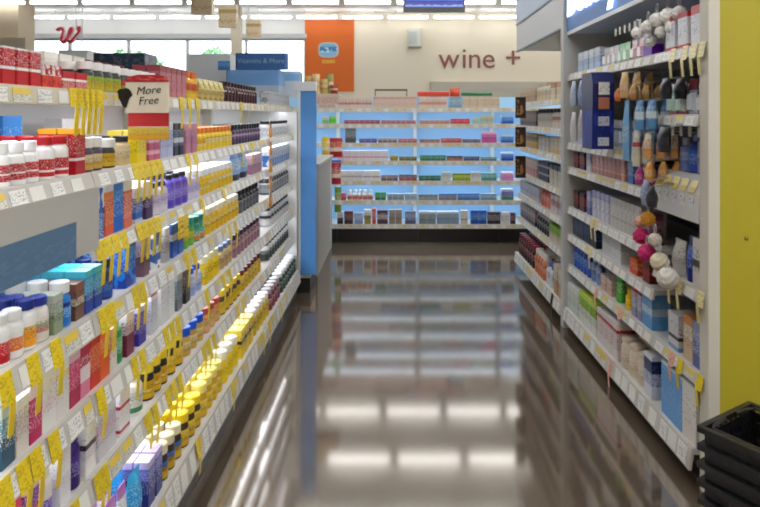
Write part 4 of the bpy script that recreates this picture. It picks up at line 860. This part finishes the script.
# fourth shelf
Bk(3, 337, 362, ct('white pack with grey emblem', .085, .12, 'e0dcdc', .35, 'b8b0b4', .5, 'eae8e8', text='8a7478', thr=.6)); Bk(3, 363, 380, ct('white pack with maroon dot', .085, .12, 'e4e0e0', .35, 'b88a94', .45, 'ecebea', text='8a5a64', thr=.6))
Bk(3, 381, 398, ct('charcoal and rose pack', .06, .065, '4a4a54', .5, '9a7078', text='d8c8c8')); Bk(3, 399, 417, ct('crimson and slate pack', .06, .07, 'a82c3c', .5, '5a6070', text='e0c4c4'))
Bk(3, 419, 441, ct('dark green pack', .06, .06, '1f5a50', .5, '2c7a6a', text='98c8bc')); Bk(3, 442, 451, ct('white pack with green leaf', .09, .1, 'dfe0d8', .5, 'c8ccc0', text='6a7a6a', thr=.62)); Bk(3, 453, 471, ct('chartreuse pack', .06, .085, '98a81c', .5, 'b8c030', .8, '7a8c20', text='e4e8a0'))
Bk(3, 472, 481, ct('white and grey pack', .09, .1, 'dcdcd8', .5, 'c4c4c4', text='6a6a6c', thr=.62)); Bk(3, 482, 497, ct('sea green pack', .06, .09, '4a9a98', .5, '78b8b4', text='d8ecec'))
Bk(3, 502, 514, carton('pink wrapped roll pack', .14, .1, .1, P('d88cc8', .5, 'e0a8d4', .8, 'f0d8ec', text='b85ca4')))
# fifth shelf
Bk(4, 340, 346, ct('cherry red pack', .07, .08, 'b82c44', .5, 'c84c5c', text='f0c0c4')); Bk(4, 347, 373, bottle('white bottle with salmon base', .03, .12, 'ececea', 'e8e8e8', P('c8705c', .4, 'e8d4cc', .6, 'ecece8', text='a8645a'), .3, .7, 'soap_bottle'))
Bk(4, 375, 386, ct('green pack', .07, .09, '1f7a4c', .5, '3a9a64', text='b8e0c8')); Bk(4, 387, 404, ct('cool grey pack', .06, .075, '8a9aac', .5, 'a8b4c0', text='3a4a5c')); Bk(4, 405, 417, ct('silver blue pack', .06, .08, '98b0c4', .5, 'b8c8d4', text='4a6480'))
Bk(4, 419, 438, ct('grey-taupe pack', .06, .065, '98948c', .5, '6a8098', text='d4d8d8')); Bk(4, 439, 457, ct('mauve and blue pack', .06, .075, '8a6c84', .5, '5a7cac', text='d8d4e0')); Bk(4, 458, 480, ct('mid blue pack', .06, .08, '3468b0', .5, '5488c8', text='b8d0ec')); Bk(4, 481, 497, ct('pale blue-grey pack', .06, .075, '6a8cb0', .5, '8aa8c4', text='dce4ec'))
Bk(4, 502, 514, carton('green and violet roll pack', .14, .1, .13, P('3a8c64', .35, '5a3c94', .6, '2c5cb0', .8, 'c8c8e0', text='e0d8f0')))
# bottom deck
Bk(5, 337, 343, ct('black and white carton', .07, .15, '2c2424', .5, 'd4ccc8', text='8a7470')); Bk(5, 344, 353, ct('dark brown red carton', .08, .15, '3c2024', .5, '6a3038', text='c8a49c')); Bk(5, 354, 363, ct('powder blue carton', .09, .13, '7c90b8', .5, '98a8c4', text='dce0ec'))
Bk(5, 364, 371, ct('olive carton with white top', .08, .17, '98884c', .6, 'e4e0d4', text='5a4c20')); Bk(5, 372, 376, ct('scarlet carton', .06, .18, 'c04830', .5, 'd86444', text='f0c4b0')); Bk(5, 377, 388, ct('plum carton with ring print', .09, .16, '4a3040', .4, 'a4908c', .7, '5a3c48', text='d8c8c4'))
Bk(5, 389, 402, ct('taupe carton', .09, .17, '8c8074', .5, 'a49888', text='4a4038')); Bk(5, 405, 416, ct('slate carton', .09, .15, '4c5478', .5, '7884a0', text='c8ccdc'))
Bk(5, 419, 436, ct('smoky grey carton with white top', .09, .15, '78848c', .4, '98a0a4', .85, 'e0e4e4', text='34404a')); Bk(5, 437, 459, ct('misty blue carton with white top', .09, .15, '8498ac', .5, '98acb8', .85, 'e4e8ea', text='4a5c70'))
Bk(5, 461, 468, ct('cream carton with black dot', .09, .16, 'ccc4b4', .3, '8a8478', .4, 'd4ccc0', text='3a3630', thr=.64)); Bk(5, 471, 487, ct('royal blue carton', .08, .16, '1c4c98', .5, '2c64b4', text='a8c4e8')); Bk(5, 488, 501, ct('black carton with white letters', .08, .14, '241c24', .5, '4a3c44', text='d8d4d4'))
Bk(5, 502, 510, ct('white carton with red edge', .08, .14, 'd8d4d4', .7, 'e4e0e0', text='a83c44')); Bk(5, 511, 516, ct('dark maroon carton', .08, .13, '3a1c24', .5, '5a2c34', text='c8a8a4'))
# hanging bags left of the fixture's edge
for x, y0, y1, w_, c, lab in ((325.5, 137, 156, .085, 'e0c01c', 'yellow snack bag standing out left of the lit blue shelves'), (336, 138, 157, .15, 'b81c28', 'red snack bag beside the yellow bag at the aisle end'), (335, 163, 184, .14, 'a81c34', 'dark red snack bag below the yellow and red bags'), (338, 187, 212, .08, '6a8a34', 'green and yellow bag below the dark red snack bag')):
    Y = 7.15; z1 = HC-(y0-115)/F*Y; z0 = HC-(y1-115)/F*Y
    q = pouch(lab, w_, z1-z0, .06, P(c, .3, 'e4d4c4', .5, c, text='f0e0c0'), 'snack_bag', 'bag')
    o = link('snack_bag', q.body, None, ((x-393)/F*Y, Y, z0)); o.rotation_euler = (0, 0, -PI/2); tag(o, lab, 'bag')
    MB().tube([(0, 0, z1-z0-.004), (-.148, 0, z1-z0+.008)], .003, STEEL, 5).build('hook', o)
tag(MB().box(bx(321), bx(342), BY-.13, BY+.0, bz(159.5)-.02, bz(159.5), mat('5a74c0', .45)).build('ledge_shelf', smooth=False), 'small blue-violet shelf under the yellow and red bags', 'shelf')
# things on top of the fixture
zt = bz(96)
o = MB().prism_x([(0, 0), (.09, 0), (.09, .06), (.0, .05)], bx(418), bx(450), mat('c8341c', .4)).build('gift_box', smooth=False); o.location = (0, BY+.1, zt+.0); tag(o, 'long red-orange box lying on top of the lit blue shelves', 'box')
q = pouch('x', .12, .1, .08, P('c83c20', .5, 'd85830'), 'gift_bag'); o = link('gift_bag', q.body, None, (bx(456), BY+.15, zt)); o.rotation_euler = (0, 0, -PI/2); tag(o, 'crumpled red bag at the right end of the long red box', 'bag')
o = MB().tube([(bx(462.5), BY+.15, zt+.03), (bx(478), BY+.15, zt+.028), (bx(494), BY+.15, zt+.03)], .022, mat('2a6a44', .5), 8).build('wrap_roll'); tag(o, 'long dark green roll lying on top of the lit blue shelves', 'roll')
t = MB(); xa, xb = bx(375), bx(407); fr_ = mat('4a4440', .5)
t.tube([(xa, BY+.1, bz(108)+.14), (xa, BY+.1, bz(89))], .006, fr_); t.tube([(xb, BY+.1, bz(108)+.14), (xb, BY+.1, bz(89))], .006, fr_); t.box(xa-.006, xb+.006, BY+.09, BY+.11, bz(90.5), bz(88.8), fr_)
MBt = t.build('sign_holder'); tag(MBt, 'thin dark empty sign frame on top of the lit blue shelves', 'sign frame')
for j, x in enumerate((403, 503, 511)):
    pass
# stacked tan packs, tops of the leftmost bay
for k, (x, y0, y1, c, lab) in enumerate(((308, 76, 92, 'b89a62', 'tan bag on top of the end display, left of the others'), (316, 74, 92, 'cbb27c', 'cream bag on top of the end display'), (324, 79, 94, 'b89858', 'gold bag on top of the end display beside the red one'), (334, 85, 95, '8a1c24', 'dark red bag on top of the end display'), (330, 74, 88, '8a8a4a', 'olive bag behind the dark red bag on the end display'))):
    Y = 6.0 if k < 4 else 6.2; z1 = HC-(y0-115)/F*Y; z0 = 1.705
    q = pouch(lab, .074, z1-z0, .07, P(c, .4, 'd4c49a', .6, c, text='5a3c20'), 'snack_bag', 'bag'); o = link('snack_bag', q.body, None, ((x-393)/F*Y, Y, z0)); o.rotation_euler = (0, 0, -PI/2); tag(o, lab, 'bag')
g = empty('display_rack', (-.7, 6.05, 0), 'narrow rack of snack bags behind the blue end panel', 'rack')
off = (-.7, 6.05, 0)
subx(MB().box(-.9, -.52, 5.9, 6.3, 1.68, 1.703, mat('c8b8a4', .5)), 'top_shelf', g, off)
subx(MB().box(-.9, -.52, 5.9, 5.915, 1.6, 1.68, P('cdb4a4', text='8a4a44', tz=(.1, .9))), 'front_rail', g, off)
subx(MB().box(-.9, -.86, 5.9, 6.3, 1.0455, 1.68, OFFW), 'side_board', g, off)
# grey cabinet along the cross aisle
g = empty('counter_cabinet', (-1.1, 6.4, 0), 'grey cabinet side standing left of the lit shelves past the blue panel', 'cabinet')
off = (-1.1, 6.4, 0)
subx(MB().box(-1.5, -.70, 5.75, 7.1, .0, 1.02, mat('98948c', .5)), 'body', g, off)
subx(MB().box(-1.52, -.685, 5.73, 7.12, 1.021, 1.045, mat('b8b4ac', .4)), 'top_board', g, off)
subx(MB().box(-.699, -.695, 6.9, 6.96, .1, 1.0, mat('d4d0c8', .4)), 'edge_strip', g, off)

# ------------------------------------------------------------------ the wall behind, things hanging from the ceiling
p = px_at(438.5, 68, YB-.014)
g = empty('wall_lettering', p, 'brown lettering reading wine + on the cream back wall', 'lettering')
x_ = 0
for k, ch in enumerate('wine+'):
    if ch == '+': x_ = px_at(504.5, 0, YB).x-p.x
    mb = text_mb(ch, .72, .012, mat('8a5148', .6), align='LEFT'); o = mb.build('letter', g, smooth=False); o.rotation_euler = (PI/2, 0, 0); o.location = (x_, 0, 0)
    x_ += max(v[0] for v in mb.v)+.035
a = px_at(305, 88, YB-.03); z = px_at(354, 20, YB-.03)
g = empty('wall_banner', ((a.x+z.x)/2, YB-.03, z.z), 'tall orange banner with a blue oval emblem on the back wall', 'banner')
w_ = z.x-a.x
MB().box(-w_/2, w_/2, 0, .025, -1.75, 0, mat('d4640a', .6)).build('cloth', g, smooth=False)
def oval(rx, rz, y0, y1, m, n=24):
    e = [(rx*math.copysign(abs(math.cos(2*PI*k/n))**.6, math.cos(2*PI*k/n)), rz*math.copysign(abs(math.sin(2*PI*k/n))**.6, math.sin(2*PI*k/n))) for k in range(n)]
    return MB().add([(x, y0, zz) for x, zz in e]+[(x, y1, zz) for x, zz in e], [tuple(range(n)), tuple(range(2*n-1, n-1, -1))]+[(i, n+i, n+(i+1) % n, (i+1) % n) for i in range(n)], m)
cz = px_at(0, 50, YB-.03).z-z.z; cx = px_at(328.5, 0, YB-.03).x-(a.x+z.x)/2
oval(.25, .19, -.01, -.001, mat('b8b8b0', .5)).build('emblem_rim', g, (cx, 0, cz)); oval(.215, .15, -.018, -.0105, P('7ab4d4', .4, '2a78a8', .75, '6aa8cc', text='d0e4ec', tz=(.3, .7), scale=(5, 1, 3))).build('emblem', g, (cx, 0, cz))
MB().box(-.16, .16, -.008, -.001, -.33, -.24, P('d8981c', text='e8b83c', tz=(.1, .9), scale=(8, 1, 2))).build('caption', g, (cx, 0, cz), smooth=False)
# white wall box (speaker)
p = px_at(415, 46.5, YB-.2); g = empty('wall_speaker', (p.x, YB, p.z), 'small white box speaker on the cream back wall', 'speaker')
MB().box(-.17, .16, -.22, -.001, 0, .44, mat('d0cfc4', .5), .03).build('case', g, smooth=False)
MB().box(-.14, .04, -.226, -.2205, .05, .36, mat('b8c0bc', .6)).build('grille', g, smooth=False)
# television on a ceiling pole
Y = 12.0; a = px_at(403.5, 12, Y); z = px_at(465, -5, Y)
g = empty('ceiling_television', ((a.x+z.x)/2, Y, HZ), 'black television with a blue picture hanging from the ceiling', 'television')
wT, zb, ztv = (z.x-a.x)/2, a.z-HZ, z.z-HZ
MB().box(-wT, wT, 0, .07, zb, ztv, BLACK, .01).build('case', g, smooth=False)
MB().box(-wT+.03, wT-.03, -.003, -.0005, zb+.1, ztv-.03, P('5a80c8', .16, '222a88', .45, '16196c', .6, '2a58c8', text='a890d8', tz=(.12, .22), scale=(14, 1, 9), thr=.5, emit=.45)).build('screen', g, smooth=False)
MB().box(-.03, .03, .03, .06, ztv, 0, mat('c8c8c4', .5)).build('pole', g, smooth=False)
# beige flag signs over the next aisle
for k, (x0, x1, y0, y1, Y) in enumerate(((191, 212, -10, 14, 9.0), (218.5, 236, 5, 27, 10.3), (246, 260, 20, 38, 11.9))):
    a = px_at(x0, y1, Y); z = px_at(x1, y0, Y)
    g = empty('hanging_sign', ((a.x+z.x)/2, Y, HZ), ['nearest of three beige hanging aisle signs, cut by the picture top', 'middle one of three beige hanging aisle signs, beside the pillar', 'farthest and smallest of three beige hanging aisle signs'][k], 'sign', 'beige aisle signs')
    hw = (z.x-a.x)/2
    MB().box(-hw, hw, 0, .12, a.z-HZ, z.z-HZ, P('cdb695', .62, 'b3985f', .66, 'a68f5e', .8, 'd0bc98', text='b49c74', tz=(.1, .5), scale=(3, 3, 5), thr=.6)).build('board', g, smooth=False)
    for s in (-1, 1): MB().tube([(s*hw*.7, .06, z.z-HZ), (s*hw*.7, .06, -.001)], .004, STEEL, 5).build('wire', g)
# red script W hanging by the window
Y = 13.6; c_ = px_at(69.5, 35, Y); u = Y/F
g = empty('hanging_logo', (c_.x, Y, HZ), 'red script W emblem hanging in front of the window', 'sign')
def stroke(pts, r, m, n): 
    P_ = [Vector(p) for p in pts]; out = []
    for i in range(len(P_)-1):
        p0 = P_[max(i-1, 0)]; p1 = P_[i]; p2 = P_[i+1]; p3 = P_[min(i+2, len(P_)-1)]
        for k in range(6):
            t = k/6; out.append(.5*((2*p1)+(-p0+p2)*t+(2*p0-5*p1+4*p2-p3)*t*t+(-p0+3*p1-3*p2+p3)*t**3))
    out.append(P_[-1]); return MB().tube(out, r, m, 8).build(n, g)
zc = c_.z-HZ
W = [(-12, 4.5), (-9.5, 6.5), (-6, 5.5), (-6.5, -1), (-7.5, -5.5), (-5, -7), (-1, -2), (3.2, 5.2), (1.8, 6.5), (-.2, 2), (-.8, -5), (2, -6.6), (6, -2), (10, 3), (11.2, 6.6), (9, 7.4), (9.6, 3.8)]
stroke([(x*u, 0, zc+zz*u) for x, zz in W], 2.0*u, mat('e8c4c8', .5), 'outline'); stroke([(x*u, -1.6*u, zc+zz*u) for x, zz in W], 1.15*u, mat('c21a35', .5), 'letter')
for s in (7.5, 14): MB().tube([(s*u*.9, 0, zc+(5 if s < 10 else -6)*u), (s*u*.9, 0, -.001)], .012, STEEL, 5).build('wire', g)
# ---- the next aisle: tops seen over the left run
def slab(name, label, cat, x0, x1, y0, y1, Y, d, m, zlow=None):
    a = px_at(x0, y1, Y); z = px_at(x1, y0, Y)
    o = MB().box(0, z.x-a.x, 0, d, (zlow if zlow is not None else a.z), z.z, m, .015 if d > .1 else 0).build(name, smooth=False); o.location = (a.x, Y, 0); return tag(o, label, cat)
slab('display_stand', 'dark slate display stand seen over the left run before the window', 'display', 93, 145, 53, 70, 9.5, .5, P('46566a', .9, '3a4a5c', text='6a7a8c', tz=(.9, 1)), 0)
slab('display_stand', 'pale grey display stand seen over the left run, left of the blue sign', 'display', 188, 231, 54, 75, 9.0, .45, mat('d4d6d8', .5), 0)
slab('poster_card', 'square blue card on the pale grey display stand', 'card', 218, 230, 61, 70, 8.99, .008, P('3a78b8', .5, '4a8cc8', text='a8c8e4'))
slab('display_stand', 'low blue-grey display stand under the long blue sign', 'display', 226, 279.5, 70, 92, 8.3, .45, P('a8b4c0', .9, '6a94c4', text='c8d0d8'), 0)
slab('display_stand', 'light blue display stand beside the end display, right of the long blue sign', 'display', 280, 299, 71, 95, 8.9, .4, P('c4cad0', .93, '78a4cc', .98, 'a8c0d4'), 0)
slab('low_counter', 'white counter top glimpsed below the red script emblem', 'counter', 58, 88, 50, 70, 10.5, .5, mat('d8d8d4', .5), 0)
a = px_at(235, 69.3, 8.3); z = px_at(287, 53, 8.3)
g = empty('long_sign', ((a.x+z.x)/2, 8.3, a.z), 'long blue sign board with faint white lettering above the next aisle', 'sign')
hw = (z.x-a.x)/2; hh = z.z-a.z
o = MB().box(-hw, hw, 0, .14, 0, hh, mat('2d5a90', .45), .03).build('board', g, smooth=False)
t = text_mb('Vitamins & More', hh*.42, .002, mat('8aa4c4', .5)).build('lettering', g, smooth=False); t.rotation_euler = (PI/2, 0, 0); t.location = (0, -.004, hh*.38)


# ------------------------------------------------------------------ stack of black shopping baskets
bkm = mat('121214', .3); bkm2 = mat('1a1a1d', .28)
def basket_meshes():
    B = MB(); wt, dt, wb, db, h = .43, .285, .36, .215, .235
    def ring(t): 
        return (wb+(wt-wb)*t)/2, (db+(dt-db)*t)/2, h*t
    # floor of lattice bars
    B.box(-wb/2, wb/2, -db/2, db/2, 0, .006, bkm)
    n1, n2 = 13, 9
    def bar(p, q, w_, dr):
        p = Vector(p); q = Vector(q); dr = Vector(dr); ax = (q-p).normalized(); nrm = ax.cross(dr).normalized()*.0025
        dr = dr.normalized()*w_/2
        vs = [p-dr-nrm, p+dr-nrm, p+dr+nrm, p-dr+nrm, q-dr-nrm, q+dr-nrm, q+dr+nrm, q-dr+nrm]
        B.add(vs, [(3, 2, 1, 0), (4, 5, 6, 7), (0, 1, 5, 4), (1, 2, 6, 5), (2, 3, 7, 6), (3, 0, 4, 7)], bkm)
    a0, b0, _ = ring(0); a1, b1, _ = ring(1)
    for sy in (-1, 1):
        for k in range(n1+1):
            f = (-1+2*k/n1)*.962; bar((a0*f, sy*b0, .0), (a1*f, sy*b1, h), .014, (1, 0, 0))
        for t in (.12, .3, .5, .7, .86):
            a, b_, z = ring(t); bar((-a, sy*b_, z), (a, sy*b_, z), .016 if t < .8 else .03, (0, 0, 1))
    for sx in (-1, 1):
        for k in range(n2+1):
            f = (-1+2*k/n2)*.94; bar((sx*a0, b0*f, 0), (sx*a1, b1*f, h), .014, (0, 1, 0))
        for t in (.12, .3, .5, .7, .86):
            a, b_, z = ring(t); bar((sx*a, -b_, z), (sx*a, b_, z), .016 if t < .8 else .03, (0, 0, 1))
    Rm = MB(); a, b_ = wt/2, dt/2; o_ = .014
    for (x0, x1, y0, y1) in ((-a-o_, a+o_, -b_-o_, -b_+.004), (-a-o_, a+o_, b_-.004, b_+o_), (-a-o_, -a+.004, -b_+.0041, b_-.0041), (a-.004, a+o_, -b_+.0041, b_-.0041)):
        Rm.box(x0, x1, y0, y1, h-.014, h+.004, bkm2, .003)
    H = MB(); H.tube([(-a*.955, .03, 0), (-a*.945, .1, .0), (-a*.9, .126, .0), (a*.9, .126, .0), (a*.945, .1, .0), (a*.955, .03, 0)], .006, bkm2, 6)
    return B.mesh('shopping_basket', False), Rm.mesh('rim', False), H.mesh('handle')
bb, br, bh = basket_meshes()
rot = math.radians(-57); c0 = Vector((1.213, 1.85, 0))
for k in range(6):
    o = link('shopping_basket', bb, None, (c0.x, c0.y, .001+.056*k)); o.rotation_euler = (0, 0, rot)
    tag(o, f'black plastic shopping basket in the stack by the yellow panel, {["lowest", "second from bottom", "third from bottom", "fourth from bottom", "fifth from bottom", "topmost"][k]}', 'basket', 'stacked shopping baskets')
    link('rim', br, o)
    if k == 5:
        for s in (0, 1):
            hd = link('handle', bh, o, (0, 0, .24)); hd.rotation_euler = (math.radians(-3), 0, PI*s)
print('OBJECTS', len(bpy.data.objects), 'TOP', sum(1 for o in bpy.data.objects if o.parent is None))
lb_ = {}
for o in bpy.data.objects:
    if o.get('label'):
        lb_.setdefault(o['label'], []).append(o.name); n_ = len(o['label'].split())
        if n_ > 16 or n_ < 4: print('LABELLEN', n_, o['label'])
for k_, v_ in lb_.items():
    if len(v_) > 1: print('DUP', k_, len(v_))
